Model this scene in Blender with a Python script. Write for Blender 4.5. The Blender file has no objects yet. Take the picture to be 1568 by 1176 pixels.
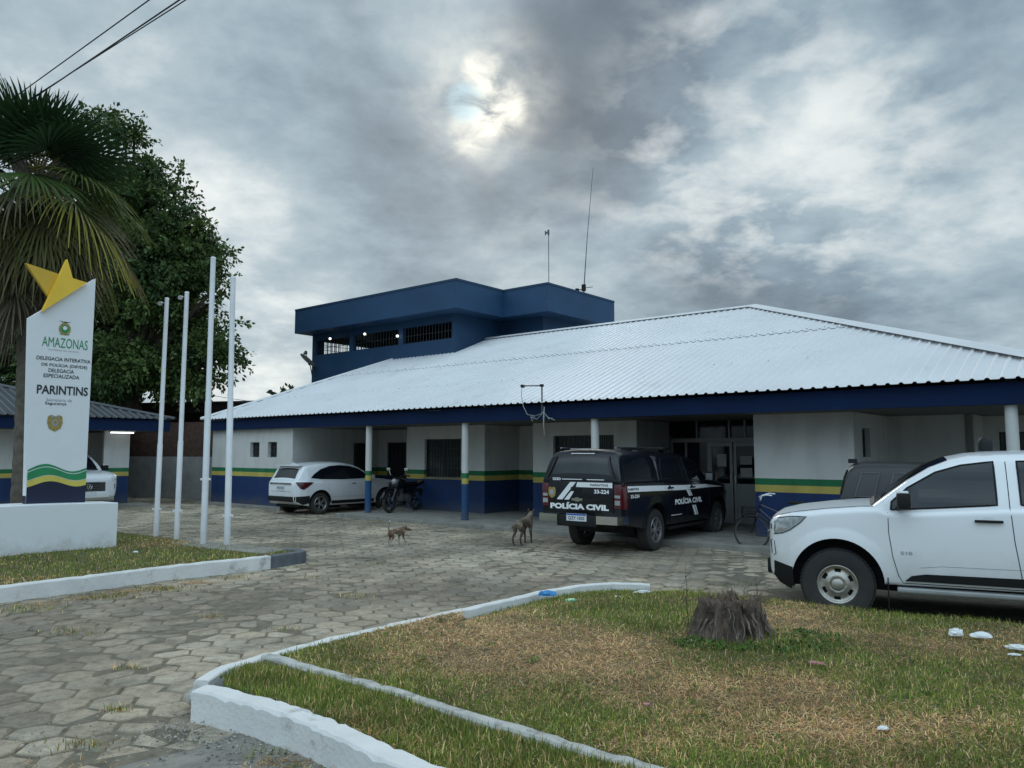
import bpy, bmesh, math, random
import numpy as np
from mathutils import Vector, Matrix
random.seed(7); rng = np.random.default_rng(7)
R = math.radians
sc = bpy.context.scene
C = sc.collection

# ------------------------------------------------------------------ camera
cam = bpy.data.objects.new('camera', bpy.data.cameras.new('camera'))
C.objects.link(cam)
cam.location = (0, 0, 1.8)
cam.rotation_euler = (R(90 + 5.05), 0, 0)
cam.data.sensor_width = 36
cam.data.lens = 36 * 1178 / 1568
cam.data.clip_start = 0.05
cam.data.clip_end = 3000
sc.camera = cam

# ------------------------------------------------------------------ world
SUN_AZ, SUN_EL = -2.2, 25.0           # degrees right of +Y, above the horizon
sd = Vector((math.sin(R(SUN_AZ)) * math.cos(R(SUN_EL)), math.cos(R(SUN_AZ)) * math.cos(R(SUN_EL)), math.sin(R(SUN_EL))))
world = bpy.data.worlds.new('World'); sc.world = world
world.use_nodes = True
nt = world.node_tree; nt.nodes.clear()
def N(tree, typ, **kw):
    n = tree.nodes.new(typ)
    for k, v in kw.items():
        if k.startswith('i_'):
            n.inputs[k[2:].replace('_', ' ')].default_value = v
        else: setattr(n, k, v)
    return n
def mth(tree, op, a, b=None, c=None, clamp=False):
    n = tree.nodes.new('ShaderNodeMath'); n.operation = op; n.use_clamp = clamp
    for i, v in enumerate((a, b, c)):
        if v is None: continue
        if isinstance(v, (int, float)): n.inputs[i].default_value = v
        else: tree.links.new(v, n.inputs[i])
    return n.outputs[0]
def ramp(tree, fac, stops, interp='LINEAR'):
    n = tree.nodes.new('ShaderNodeValToRGB'); cr = n.color_ramp; cr.interpolation = interp
    while len(cr.elements) < len(stops): cr.elements.new(0.5)
    for e, (p, c) in zip(cr.elements, stops):
        e.position = p; e.color = (c[0], c[1], c[2], 1)
    if fac is not None: tree.links.new(fac, n.inputs[0])
    return n.outputs[0]
def mixc(tree, fac, a, b, blend='MIX'):
    n = tree.nodes.new('ShaderNodeMix'); n.data_type = 'RGBA'; n.blend_type = blend
    for s, v in ((n.inputs[0], fac), (n.inputs[6], a), (n.inputs[7], b)):
        if isinstance(v, (int, float)): s.default_value = v
        elif isinstance(v, tuple): s.default_value = (v[0], v[1], v[2], 1)
        else: tree.links.new(v, s)
    return n.outputs[2]
def build_world():
    L = nt.links
    tc = N(nt, 'ShaderNodeTexCoord')
    d = tc.outputs['Generated']
    nrm = N(nt, 'ShaderNodeVectorMath', operation='NORMALIZE'); L.new(d, nrm.inputs[0]); d = nrm.outputs[0]
    sep = N(nt, 'ShaderNodeSeparateXYZ'); L.new(d, sep.inputs[0])
    den = mth(nt, 'ADD', mth(nt, 'MAXIMUM', sep.outputs[2], 0.0), 0.28)
    px = mth(nt, 'DIVIDE', sep.outputs[0], den); py = mth(nt, 'DIVIDE', sep.outputs[1], den)
    cmb = N(nt, 'ShaderNodeCombineXYZ'); L.new(px, cmb.inputs[0]); L.new(py, cmb.inputs[1]); cmb.inputs[2].default_value = 3.7
    def noise(scale, det, rough, dist, off):
        ad = N(nt, 'ShaderNodeVectorMath', operation='ADD'); L.new(cmb.outputs[0], ad.inputs[0]); ad.inputs[1].default_value = off
        n = N(nt, 'ShaderNodeTexNoise'); L.new(ad.outputs[0], n.inputs['Vector'])
        n.inputs['Scale'].default_value = scale; n.inputs['Detail'].default_value = det
        n.inputs['Roughness'].default_value = rough; n.inputs['Distortion'].default_value = dist
        return n.outputs['Fac']
    big = noise(1.15, 5, 0.5, 0.2, (4.1, 1.3, 0))
    med = noise(3.4, 9, 0.58, 0.2, (0.3, 7.3, 0))
    fine = noise(11.0, 9, 0.6, 0.15, (2.3, 5.1, 0))
    base = mth(nt, 'ADD', mth(nt, 'MULTIPLY', big, 0.44), mth(nt, 'ADD', mth(nt, 'MULTIPLY', med, 0.35), mth(nt, 'MULTIPLY', fine, 0.19)))
    def blob(pxx, pyy, rad):          # smooth lobe round one direction of the sky
        a = (pxx - 784) / 1178; b = (588 - pyy) / 1178
        th = R(5.05); v = Vector((a, math.cos(th) - b * math.sin(th), math.sin(th) + b * math.cos(th))).normalized()
        dt = N(nt, 'ShaderNodeVectorMath', operation='DOT_PRODUCT'); L.new(d, dt.inputs[0]); dt.inputs[1].default_value = v
        mr = N(nt, 'ShaderNodeMapRange'); mr.interpolation_type = 'SMOOTHERSTEP'
        L.new(dt.outputs['Value'], mr.inputs[0]); mr.inputs[1].default_value = math.cos(R(rad)); mr.inputs[2].default_value = 1.0
        return mr.outputs[0]
    def sumup(items):
        s = None
        for (x, y, r, w) in items:
            t = mth(nt, 'MULTIPLY', blob(x, y, r), w)
            s = t if s is None else mth(nt, 'ADD', s, t)
        return s
    # broad thin and thick places of the cloud deck
    thin = sumup([(1130, 190, 13, .12), (1330, 290, 12, .08), (1480, 200, 12, .03), (740, 150, 6, .06), (830, 390, 10, .07), (350, 500, 14, .10), (180, 150, 16, .09), (420, 330, 10, .05),
                  (1540, 430, 10, .08), (1540, 120, 10, -.05), (640, 30, 5, .10), (560, 180, 9, .03),
                  (930, 110, 11, -.13), (850, 250, 9, -.10), (640, 330, 10, -.05), (1250, 430, 12, -.05), (480, 60, 12, -.09), (1060, 30, 12, -.10), (1450, 90, 9, -.06), (1330, 470, 9, -.03), (1000, 230, 7, -.03), (330, 250, 9, -.04), (1500, 260, 5, -.07)])
    val = mth(nt, 'ADD', base, thin)
    col = ramp(nt, val, [(0.22, (.10, .145, .190)), (0.33, (.150, .205, .255)), (0.43, (.225, .305, .370)), (0.51, (.32, .42, .485)),
                         (0.59, (.44, .535, .585)), (0.67, (.66, .73, .75)), (0.78, (.95, .97, .93))])
    wisp = noise(7.5, 9, 0.55, 0.15, (9.3, 2.2, 0))
    w2 = mth(nt, 'MULTIPLY', mth(nt, 'SUBTRACT', wisp, 0.46, clamp=True), sumup([(1150, 200, 14, 2.6), (1340, 280, 11, 2.0), (1080, 330, 8, 1.0), (840, 390, 8, .9), (640, 20, 8, 1.0), (740, 150, 7, 1.5)]))
    col = mixc(nt, mth(nt, 'MINIMUM', w2, .6), col, (.80, .84, .83))
    # the sun behind thin cloud
    sunb = sumup([(760, 165, 2.6, .70), (738, 110, 1.9, .52), (728, 200, 2.4, .48), (740, 150, 6.5, .22)])
    sn = noise(13, 7, 0.6, 0.5, (1.7, 3.3, 0))
    sm = mth(nt, 'MULTIPLY', sunb, mth(nt, 'MULTIPLY', mth(nt, 'SUBTRACT', sn, 0.30, clamp=True), 4.0), clamp=True)
    col = mixc(nt, sm, col, (1.0, 1.0, .90))
    irid = mth(nt, 'MULTIPLY', blob(712, 156, 1.7), mth(nt, 'MULTIPLY', mth(nt, 'SUBTRACT', sn, 0.30, clamp=True), 3.0), clamp=True)
    col = mixc(nt, irid, col, (.55, .80, .90))
    # open sky behind the photographer is brighter
    mr = N(nt, 'ShaderNodeMapRange'); L.new(sep.outputs[1], mr.inputs[0])
    mr.inputs[1].default_value = .35; mr.inputs[2].default_value = -.6; mr.inputs[3].default_value = 0.0; mr.inputs[4].default_value = BACK - 1
    up_ = N(nt, 'ShaderNodeMapRange'); up_.interpolation_type = 'SMOOTHSTEP'; L.new(sep.outputs[2], up_.inputs[0]); up_.inputs[1].default_value = -.05; up_.inputs[2].default_value = .55
    lowb = mth(nt, 'MULTIPLY', mth(nt, 'MULTIPLY', mr.outputs[0], 1 / (BACK - 1)), mth(nt, 'SUBTRACT', 1.0, up_.outputs[0]))
    gain = mth(nt, 'SUBTRACT', mth(nt, 'ADD', mth(nt, 'MULTIPLY', mr.outputs[0], up_.outputs[0]), 1.0), mth(nt, 'MULTIPLY', lowb, .55))
    vm = N(nt, 'ShaderNodeVectorMath', operation='SCALE'); L.new(col, vm.inputs[0]); L.new(gain, vm.inputs['Scale'])
    bg1 = N(nt, 'ShaderNodeBackground'); L.new(vm.outputs[0], bg1.inputs[0])
    sky = N(nt, 'ShaderNodeTexSky'); sky.sky_type = 'NISHITA'; sky.sun_disc = False
    sky.sun_elevation = R(SUN_EL); sky.sun_rotation = R(SUN_AZ)
    bg2 = N(nt, 'ShaderNodeBackground'); L.new(sky.outputs[0], bg2.inputs[0]); bg2.inputs[1].default_value = .06
    ms = N(nt, 'ShaderNodeMixShader'); ms.inputs[0].default_value = .93
    L.new(bg2.outputs[0], ms.inputs[1]); L.new(bg1.outputs[0], ms.inputs[2])
    out = N(nt, 'ShaderNodeOutputWorld'); L.new(ms.outputs[0], out.inputs[0])
BACK = 3.9
build_world()
sl = bpy.data.lights.new('sun', 'SUN'); sl.energy = 0.6; sl.angle = R(14); sl.color = (1, .96, .88)
so = bpy.data.objects.new('sun', sl); C.objects.link(so)
so.rotation_euler = (-sd).to_track_quat('-Z', 'Y').to_euler()
sc.view_settings.view_transform = 'Standard'; sc.view_settings.look = 'None'
sc.view_settings.exposure = 0.1; sc.view_settings.gamma = 1.0
sc.render.film_transparent = False
try:
    sc.cycles.max_bounces = 6; sc.cycles.use_denoising = True
except Exception: pass

# ------------------------------------------------------------------ materials
def M(name, col, rough=.6, metal=0., var=.12, vs=3., bump=0., bs=40., coat=0., col2=None, dirt=None, spec=.5):
    m = bpy.data.materials.new(name); m.use_nodes = True
    t = m.node_tree; L = t.links; b = t.nodes['Principled BSDF']
    geo = N(t, 'ShaderNodeNewGeometry')
    n = N(t, 'ShaderNodeTexNoise'); L.new(geo.outputs['Position'], n.inputs['Vector'])
    n.inputs['Scale'].default_value = vs; n.inputs['Detail'].default_value = 8; n.inputs['Roughness'].default_value = .62
    a = tuple(c * (1 - var) for c in col); z = col2 or tuple(min(1, c * (1 + var)) for c in col)
    c = ramp(t, n.outputs['Fac'], [(.3, a), (.7, z)])
    if dirt:      # (colour, scale, threshold, amount): irregular stains
        n2 = N(t, 'ShaderNodeTexNoise'); L.new(geo.outputs['Position'], n2.inputs['Vector'])
        n2.inputs['Scale'].default_value = dirt[1]; n2.inputs['Detail'].default_value = 9; n2.inputs['Roughness'].default_value = .7
        f = N(t, 'ShaderNodeMapRange'); L.new(n2.outputs['Fac'], f.inputs[0]); f.inputs[1].default_value = dirt[2]; f.inputs[2].default_value = dirt[2] + .12
        f.inputs[4].default_value = dirt[3]
        c = mixc(t, f.outputs[0], c, dirt[0])
    L.new(c, b.inputs['Base Color'])
    b.inputs['Roughness'].default_value = rough; b.inputs['Metallic'].default_value = metal
    b.inputs['Coat Weight'].default_value = coat; b.inputs['Coat Roughness'].default_value = .06
    b.inputs['Specular IOR Level'].default_value = spec
    if bump:
        n3 = N(t, 'ShaderNodeTexNoise'); L.new(geo.outputs['Position'], n3.inputs['Vector'])
        n3.inputs['Scale'].default_value = bs; n3.inputs['Detail'].default_value = 6
        bp = N(t, 'ShaderNodeBump'); bp.inputs['Strength'].default_value = bump; bp.inputs['Distance'].default_value = .01
        L.new(n3.outputs['Fac'], bp.inputs['Height']); L.new(bp.outputs[0], b.inputs['Normal'])
    return m
def emit(name, col, s):
    m = bpy.data.materials.new(name); m.use_nodes = True
    b = m.node_tree.nodes['Principled BSDF']
    b.inputs['Base Color'].default_value = (.9, .9, .9, 1)
    b.inputs['Emission Color'].default_value = (*col, 1); b.inputs['Emission Strength'].default_value = s
    return m
WHITE_W = (.60, .60, .58); GREEN_P = (.012, .16, .06); YEL_P = (.52, .42, .10); BLUE_P = (.004, .030, .115)
def banded_wall(name, blue=BLUE_P):
    """white wall paint over a green and a yellow band over a blue dado, the bands at fixed heights"""
    m = M(name, WHITE_W, rough=.75, var=.05, vs=1.2, bump=.15, bs=60); t = m.node_tree; L = t.links; b = t.nodes['Principled BSDF']
    src = b.inputs['Base Color'].links[0].from_socket
    geo = N(t, 'ShaderNodeNewGeometry'); sp = N(t, 'ShaderNodeSeparateXYZ'); L.new(geo.outputs['Position'], sp.inputs[0])
    st = ramp(t, mth(t, 'DIVIDE', sp.outputs[2], 2.0), [(0, blue), (.500, YEL_P), (.568, GREEN_P), (.636, (1, 1, 1))], 'CONSTANT')
    up = mth(t, 'GREATER_THAN', sp.outputs[2], 1.272)
    n = N(t, 'ShaderNodeTexNoise'); L.new(geo.outputs['Position'], n.inputs['Vector']); n.inputs['Scale'].default_value = 2.5; n.inputs['Detail'].default_value = 8
    st = mixc(t, 1.0, st, ramp(t, n.outputs['Fac'], [(.3, (.8, .8, .8)), (.7, (1.1, 1.1, 1.1))]), 'MULTIPLY')
    mp_ = N(t, 'ShaderNodeMapping'); L.new(geo.outputs['Position'], mp_.inputs[0]); mp_.inputs['Scale'].default_value = (3.1, 3.1, .9)
    n4 = N(t, 'ShaderNodeTexNoise'); L.new(mp_.outputs[0], n4.inputs['Vector']); n4.inputs['Scale'].default_value = 1.0; n4.inputs['Detail'].default_value = 7
    low = N(t, 'ShaderNodeMapRange'); L.new(mth(t, 'ADD', sp.outputs[2], mth(t, 'MULTIPLY', mth(t, 'SUBTRACT', n.outputs['Fac'], .5), .5)), low.inputs[0]); low.inputs[1].default_value = .42; low.inputs[2].default_value = .08; low.inputs[4].default_value = .45
    cc = mixc(t, up, st, src)
    cc = mixc(t, .8, cc, mixc(t, 1.0, cc, ramp(t, n4.outputs['Fac'], [(.34, (.87, .865, .85)), (.52, (1, 1, 1))]), 'MULTIPLY'))
    cc = mixc(t, low.outputs[0], cc, (.12, .11, .09))
    L.new(cc, b.inputs['Base Color'])
    return m
m_band = banded_wall('banded wall paint')
m_colband = banded_wall('lit banded column paint', (.012, .07, .19))  # same blue dado in a lighter colour, painting in light on the columns
m_white = M('white wall paint', WHITE_W, rough=.75, var=.05, bump=.15, bs=60)
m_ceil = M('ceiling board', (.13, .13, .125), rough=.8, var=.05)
m_navy = M('navy fascia paint', (.003, .016, .060), spec=.2, rough=.75, var=.15, vs=1.5)
m_blue = M('tower blue paint', (.012, .052, .120), rough=.6, var=.16, vs=.9, dirt=((.05, .09, .14), 1.3, .58, .35))
m_bluedk = M('tower trim', (.012, .04, .09), rough=.6)
m_roof = M('white painted metal roofing', (.68, .675, .685), rough=.5, var=.06, vs=.5, dirt=((.47, .44, .40), 1.1, .57, .42))
m_roofold = M('grey metal roofing', (.10, .105, .115), rough=.4, var=.15, vs=.8, metal=.3)
m_conc = M('concrete', (.25, .24, .215), rough=.9, var=.25, vs=2.5, bump=.4, bs=50, dirt=((.10, .10, .09), 3.0, .55, .6))
m_kerbw = M('white painted kerb', (.68, .67, .65), rough=.8, var=.08, vs=4, bump=.6, bs=35, dirt=((.22, .22, .20), 2.6, .555, .75))
m_kerbt = M('weathered concrete strip', (.45, .44, .41), rough=.85, var=.22, vs=7, bump=.6, bs=50, dirt=((.17, .17, .15), 9.0, .52, .7))
m_kerbd = M('dark painted kerb', (.11, .12, .14), rough=.8, var=.25, vs=6, bump=.5, bs=40)
m_dirt = M('dirt', (.16, .138, .10), rough=1, var=.4, vs=9, bump=.6, bs=30)
m_soil = M('thatch soil', (.10, .085, .05), rough=1, var=.45, vs=6, bump=.8, bs=40, col2=(.16, .15, .06))
m_far = M('distant ground', (.12, .12, .08), rough=1, var=.3, vs=.3)
m_asph = M('old street surface', (.235, .215, .185), rough=.95, var=.3, vs=4, bump=.8, bs=60, dirt=((.12, .11, .095), 3.0, .52, .8))
m_glassdk = M('dark glass', (.006, .009, .014), rough=.05, var=.1, spec=.5)
m_winin = M('dark window glass', (.02, .028, .03), rough=.15, var=.3)
m_frame = M('dark window frame', (.05, .065, .06), rough=.5)
m_bars = M('dark bars', (.03, .035, .035), rough=.6)
m_alu = M('grey aluminium', (.33, .34, .34), rough=.45, var=.1, metal=.3)
m_chrome = M('chrome', (.75, .75, .75), rough=.15, metal=1, var=.03)
m_polew = M('white pole paint', (.74, .75, .77), rough=.5, var=.08, vs=3, dirt=((.42, .41, .38), 5, .6, .5))
m_signw = M('white sign paint', (.76, .78, .80), rough=.45, var=.02)
m_black = M('black plastic', (.010, .011, .012), rough=.6, spec=.3, var=.15)
m_rubber = M('tyre rubber', (.022, .022, .023), rough=.85, var=.2, bump=.3, bs=80)
m_carw = M('white car paint', (.77, .79, .82), rough=.32, var=.012, coat=.7, vs=.7)
def dusty(m, c=(.42, .37, .30), amt=.45, zt=.75):
    t = m.node_tree; L = t.links; b = t.nodes['Principled BSDF']; src = b.inputs['Base Color'].links[0].from_socket
    geo = N(t, 'ShaderNodeNewGeometry'); sp = N(t, 'ShaderNodeSeparateXYZ'); L.new(geo.outputs['Position'], sp.inputs[0])
    n = N(t, 'ShaderNodeTexNoise'); L.new(geo.outputs['Position'], n.inputs['Vector']); n.inputs['Scale'].default_value = 4; n.inputs['Detail'].default_value = 9; n.inputs['Roughness'].default_value = .7
    f = N(t, 'ShaderNodeMapRange'); L.new(mth(t, 'ADD', sp.outputs[2], mth(t, 'MULTIPLY', mth(t, 'SUBTRACT', n.outputs['Fac'], .5), .9)), f.inputs[0])
    f.inputs[1].default_value = zt; f.inputs[2].default_value = .2; f.inputs[4].default_value = amt
    L.new(mixc(t, f.outputs[0], src, c), b.inputs['Base Color'])
dusty(m_signw, (.45, .42, .36), .5, .42); dusty(m_polew, (.45, .42, .36), .5, .6); dusty(m_carw, amt=.40); dusty(m_rubber, (.10, .09, .075), .25, .5)
m_cars = M('silver white car paint', (.70, .72, .74), rough=.3, var=.015, coat=.8, vs=.7)
m_carb = M('black car paint', (.005, .006, .010), rough=.3, var=.05, coat=.45, spec=.3)
m_canopy = M('charcoal canopy fibre', (.016, .018, .019), rough=.42, var=.15, bump=.1, bs=120)
m_rimd = M('dusty steel rim', (.42, .40, .36), rough=.4, metal=.7, var=.25, vs=14)
m_rim = M('alloy rim', (.38, .38, .39), rough=.35, metal=.8, var=.1, vs=10)
m_red = M('tail lamp red', (.075, .006, .010), rough=.12, coat=.8)
m_lens = M('headlamp lens', (.30, .32, .33), rough=.08, coat=1.0, var=.3, vs=20)
m_decal = M('white reflective decal', (.8, .81, .83), rough=.4, var=.02)
m_txtk = M('black lettering', (.02, .022, .03), rough=.5)
m_txtg = M('green lettering', (.02, .26, .11), rough=.5, var=.05)
m_txtgr = M('grey lettering', (.30, .32, .34), rough=.5)
m_gold = M('gold crest', (.36, .27, .08), rough=.4, metal=.3, var=.3, vs=30)
m_star = M('yellow star face', (.86, .54, .04), rough=.4, var=.07, vs=2)
m_stripeg = M('green wave', (.02, .24, .09), rough=.5)
m_stripey = M('yellow wave', (.62, .52, .10), rough=.5)
m_signnavy = M('sign navy', (.008, .012, .04), rough=.45)
m_plate = M('number plate', (.6, .64, .68), rough=.5, var=.02)
m_plateb = M('number plate band', (.03, .08, .35), rough=.5)
m_trunk = M('palm trunk bark', (.12, .105, .085), rough=.95, var=.35, vs=8, bump=1, bs=30)
m_bark = M('tree bark', (.07, .055, .04), rough=.95, var=.35, vs=5, bump=1, bs=20)
m_stump = M('weathered stump wood', (.016, .013, .012), rough=1, var=.5, vs=6, bump=1.0, bs=60, col2=(.22, .16, .125))
m_brick = M('dark brick', (.07, .038, .026), rough=.9, var=.4, vs=7)
m_brown = M('dark boards', (.035, .026, .02), rough=.9)
m_wire = M('cable', (.015, .015, .02), rough=.6)
m_pipe = M('grey pipe', (.09, .09, .10), rough=.5)
m_lamp = emit('lit tube', (.92, .97, 1.0), 2.2)
m_bulb = emit('lit bulb', (1, .98, .9), 1.6)
m_door = M('dark door', (.022, .024, .028), rough=.5)
m_paper = M('paper notice', (.5, .5, .5), rough=.8, var=.1)

def leafmat(name, attr='col', rough=.55, trans=.0):
    m = bpy.data.materials.new(name); m.use_nodes = True
    t = m.node_tree; b = t.nodes['Principled BSDF']
    a = N(t, 'ShaderNodeAttribute', attribute_name=attr)
    t.links.new(a.outputs['Color'], b.inputs['Base Color'])
    b.inputs['Roughness'].default_value = rough
    b.inputs['Specular IOR Level'].default_value = .25
    if trans:
        tr = N(t, 'ShaderNodeBsdfTranslucent'); t.links.new(a.outputs['Color'], tr.inputs[0])
        mx = N(t, 'ShaderNodeMixShader'); mx.inputs[0].default_value = trans
        out = [n for n in t.nodes if n.type == 'OUTPUT_MATERIAL'][0]
        t.links.new(b.outputs[0], mx.inputs[1]); t.links.new(tr.outputs[0], mx.inputs[2]); t.links.new(mx.outputs[0], out.inputs[0])
    return m
m_leaf = leafmat('tree leaf', trans=.25); m_grass = leafmat('grass blade', rough=.7, trans=.2); m_frond = leafmat('palm leaf', trans=.25)

# ------------------------------------------------------------------ helpers
def tag(o, label, cat, group=None, kind=None):
    if label: o['label'] = label
    if cat: o['category'] = cat
    if group: o['group'] = group
    if kind: o['kind'] = kind
    return o
def empty(name, loc, rz, label, cat, group=None):
    o = bpy.data.objects.new(name, None); C.objects.link(o)
    o.location = loc; o.rotation_euler = (0, 0, rz); o.empty_display_size = .2
    return tag(o, label, cat, group)
class MB:
    def __init__(s): s.v = []; s.f = []; s.m = []
    def add(s, v, f, m=0):
        k = len(s.v); s.v += [tuple(p) for p in v]; s.f += [tuple(i + k for i in q) for q in f]; s.m += [m] * len(f); return s
    def box(s, x0, x1, y0, y1, z0, z1, m=0, rot=None, at=None, bev=0):
        v = [(x, y, z) for z in (z0, z1) for (x, y) in ((x0, y0), (x1, y0), (x1, y1), (x0, y1))]
        f = [(3, 2, 1, 0), (4, 5, 6, 7), (0, 1, 5, 4), (1, 2, 6, 5), (2, 3, 7, 6), (3, 0, 4, 7)]
        if bev:
            bm = bmesh.new(); vs = [bm.verts.new(p) for p in v]
            for q in f: bm.faces.new([vs[i] for i in q])
            bmesh.ops.bevel(bm, geom=list(bm.edges), offset=bev, segments=2, affect='EDGES', profile=.6)
            bm.verts.index_update(); v = [tuple(p.co) for p in bm.verts]; f = [tuple(q.index for q in p.verts) for p in bm.faces]; bm.free()
        if rot is not None: v = [tuple(rot @ Vector(p)) for p in v]
        if at is not None: v = [(p[0] + at[0], p[1] + at[1], p[2] + at[2]) for p in v]
        return s.add(v, f, m)
    def tube(s, pts, r, n=8, m=0, caps=True):
        pts = [Vector(p) for p in pts]; rs = r if isinstance(r, (list, tuple)) else [r] * len(pts)
        rings = []; up = Vector((0, 0, 1))
        t0 = (pts[1] - pts[0]).normalized()
        if abs(t0.dot(up)) > .95: up = Vector((1, 0, 0))
        nx = t0.cross(up).normalized()
        V = []
        for i, p in enumerate(pts):
            t = (pts[min(i + 1, len(pts) - 1)] - pts[max(i - 1, 0)]).normalized()
            nx = (nx - t * nx.dot(t)).normalized(); ny = t.cross(nx)
            for k in range(n):
                a = 2 * math.pi * k / n; V.append(p + (nx * math.cos(a) + ny * math.sin(a)) * rs[i])
        F = [(i * n + k, i * n + (k + 1) % n, (i + 1) * n + (k + 1) % n, (i + 1) * n + k) for i in range(len(pts) - 1) for k in range(n)]
        if caps: F += [tuple(range(n))[::-1], tuple((len(pts) - 1) * n + k for k in range(n))]
        return s.add(V, F, m)
    def lathe(s, prof, n=32, axis='Z', m=0, at=(0, 0, 0), closed=False):
        V = []
        for (r, h) in prof:
            for k in range(n):
                a = 2 * math.pi * k / n; c, q = r * math.cos(a), r * math.sin(a)
                p = (c, q, h) if axis == 'Z' else ((c, h, q) if axis == 'Y' else (h, c, q))
                V.append((p[0] + at[0], p[1] + at[1], p[2] + at[2]))
        J = len(prof)
        F = [(i * n + k, i * n + (k + 1) % n, ((i + 1) % J) * n + (k + 1) % n, ((i + 1) % J) * n + k) for i in range(J if closed else J - 1) for k in range(n)]
        return s.add(V, F, m)
    def prism(s, poly, d, m=0):        # poly: list of 3D points; d: extrude vector
        n = len(poly); d = Vector(d); V = [Vector(p) for p in poly] + [Vector(p) + d for p in poly]
        F = [tuple(range(n)), tuple(range(2 * n - 1, n - 1, -1))] + [(i, i + n, (i + 1) % n + n, (i + 1) % n) for i in range(n)]
        return s.add(V, F, m)
    def xf(s, mat):
        s.v = [tuple(mat @ Vector(p)) for p in s.v]; return s
def link(name, me, parent=None):
    o = bpy.data.objects.new(name, me); C.objects.link(o)
    if parent is not None: o.parent = parent
    return o
def part(name, mb, mats, parent=None, smooth=None, fix=True, bevel=None):
    me = bpy.data.meshes.new(name); me.from_pydata(mb.v, [], mb.f)
    mats = mats if isinstance(mats, (list, tuple)) else [mats]
    for m in mats: me.materials.append(m)
    if len(mats) > 1:
        for p, i in zip(me.polygons, mb.m): p.material_index = i
    if fix:
        bm = bmesh.new(); bm.from_mesh(me); bmesh.ops.recalc_face_normals(bm, faces=bm.faces); bm.to_mesh(me); bm.free()
    if smooth is not None:
        for p in me.polygons: p.use_smooth = True
        me.set_sharp_from_angle(angle=R(smooth))
    me.update()
    return link(name, me, parent)
def struct(name, mb, mats, **k):
    o = part(name, mb, mats, **k); o['kind'] = 'structure'; return o
def npmesh(name, verts, faces_n, faces_idx, mats, parent=None, col=None, mi=None):
    """verts (n,3); faces_n loop totals; faces_idx flat; col per-vertex rgb"""
    me = bpy.data.meshes.new(name)
    me.vertices.add(len(verts)); me.vertices.foreach_set('co', np.asarray(verts, 'f').ravel())
    tot = np.asarray(faces_n, 'i'); me.loops.add(int(tot.sum())); me.loops.foreach_set('vertex_index', np.asarray(faces_idx, 'i').ravel())
    me.polygons.add(len(tot)); st = np.concatenate([[0], np.cumsum(tot)[:-1]]).astype('i')
    me.polygons.foreach_set('loop_start', st)
    try: me.polygons.foreach_set('loop_total', tot)
    except Exception: pass
    if mi is not None: me.polygons.foreach_set('material_index', np.asarray(mi, 'i'))
    for m in (mats if isinstance(mats, list) else [mats]): me.materials.append(m)
    if col is not None:
        ca = me.color_attributes.new('col', 'FLOAT_COLOR', 'POINT')
        c4 = np.ones((len(verts), 4), 'f'); c4[:, :3] = col; ca.data.foreach_set('color', c4.ravel())
    me.update(calc_edges=True); me.validate()
    return link(name, me, parent)
_tc = {}
def text_geo(body, bold=0.):
    if (body, bold) in _tc: return _tc[(body, bold)]
    cu = bpy.data.curves.new('t', 'FONT'); cu.body = body; cu.size = 1; cu.offset = bold; cu.resolution_u = 3
    o = bpy.data.objects.new('t', cu); C.objects.link(o); bpy.context.view_layer.update()
    me = bpy.data.meshes.new_from_object(o.evaluated_get(bpy.context.evaluated_depsgraph_get()))
    v = [tuple(p.co) for p in me.vertices]; f = [tuple(p.vertices) for p in me.polygons]
    bpy.data.objects.remove(o); bpy.data.curves.remove(cu); bpy.data.meshes.remove(me)
    _tc[(body, bold)] = (v, f); return v, f
def text(mb, body, fn, cx, cz, w, h, bold=.0, m=0):
    """lettering: fn maps (x right, z up) on the surface to a 3D point"""
    v, f = text_geo(body, bold)
    xs = [p[0] for p in v]; ys = [p[1] for p in v]
    x0, x1, y0, y1 = min(xs), max(xs), min(ys), max(ys)
    mb.add([fn(cx + ((p[0] - x0) / (x1 - x0) - .5) * w, cz + ((p[1] - y0) / (y1 - y0) - .5) * h) for p in v], f, m)
def vnoise(x, y, seed=0):
    xi = np.floor(x).astype(int); yi = np.floor(y).astype(int); xf = x - xi; yf = y - yi
    def h(a, b): 
        n = np.sin(a * 127.1 + b * 311.7 + seed * 74.7) * 43758.5453; return n - np.floor(n)
    u = xf * xf * (3 - 2 * xf); w = yf * yf * (3 - 2 * yf)
    return (h(xi, yi) * (1 - u) + h(xi + 1, yi) * u) * (1 - w) + (h(xi, yi + 1) * (1 - u) + h(xi + 1, yi + 1) * u) * w
def fbm(x, y, seed=0, o=4):
    s = 0; a = .5; t = 0
    for i in range(o): s = s + a * vnoise(x * 2 ** i, y * 2 ** i, seed + i); t += a; a *= .5
    return s / t
def inpoly(px, py, poly):
    r = np.zeros(px.shape, bool); n = len(poly); j = n - 1
    for i in range(n):
        xi, yi = poly[i]; xj, yj = poly[j]
        if yi != yj:
            c = ((yi > py) != (yj > py)) & (px < (xj - xi) * (py - yi) / (yj - yi) + xi); r ^= c
        j = i
    return r
def distpoly(px, py, line):
    d = np.full(px.shape, 1e9)
    for (a, b) in zip(line[:-1], line[1:]):
        ax, ay = a; bx, by = b[0] - ax, b[1] - ay
        t = np.clip(((px - ax) * bx + (py - ay) * by) / (bx * bx + by * by), 0, 1)
        d = np.minimum(d, np.hypot(px - ax - t * bx, py - ay - t * by))
    return d

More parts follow.
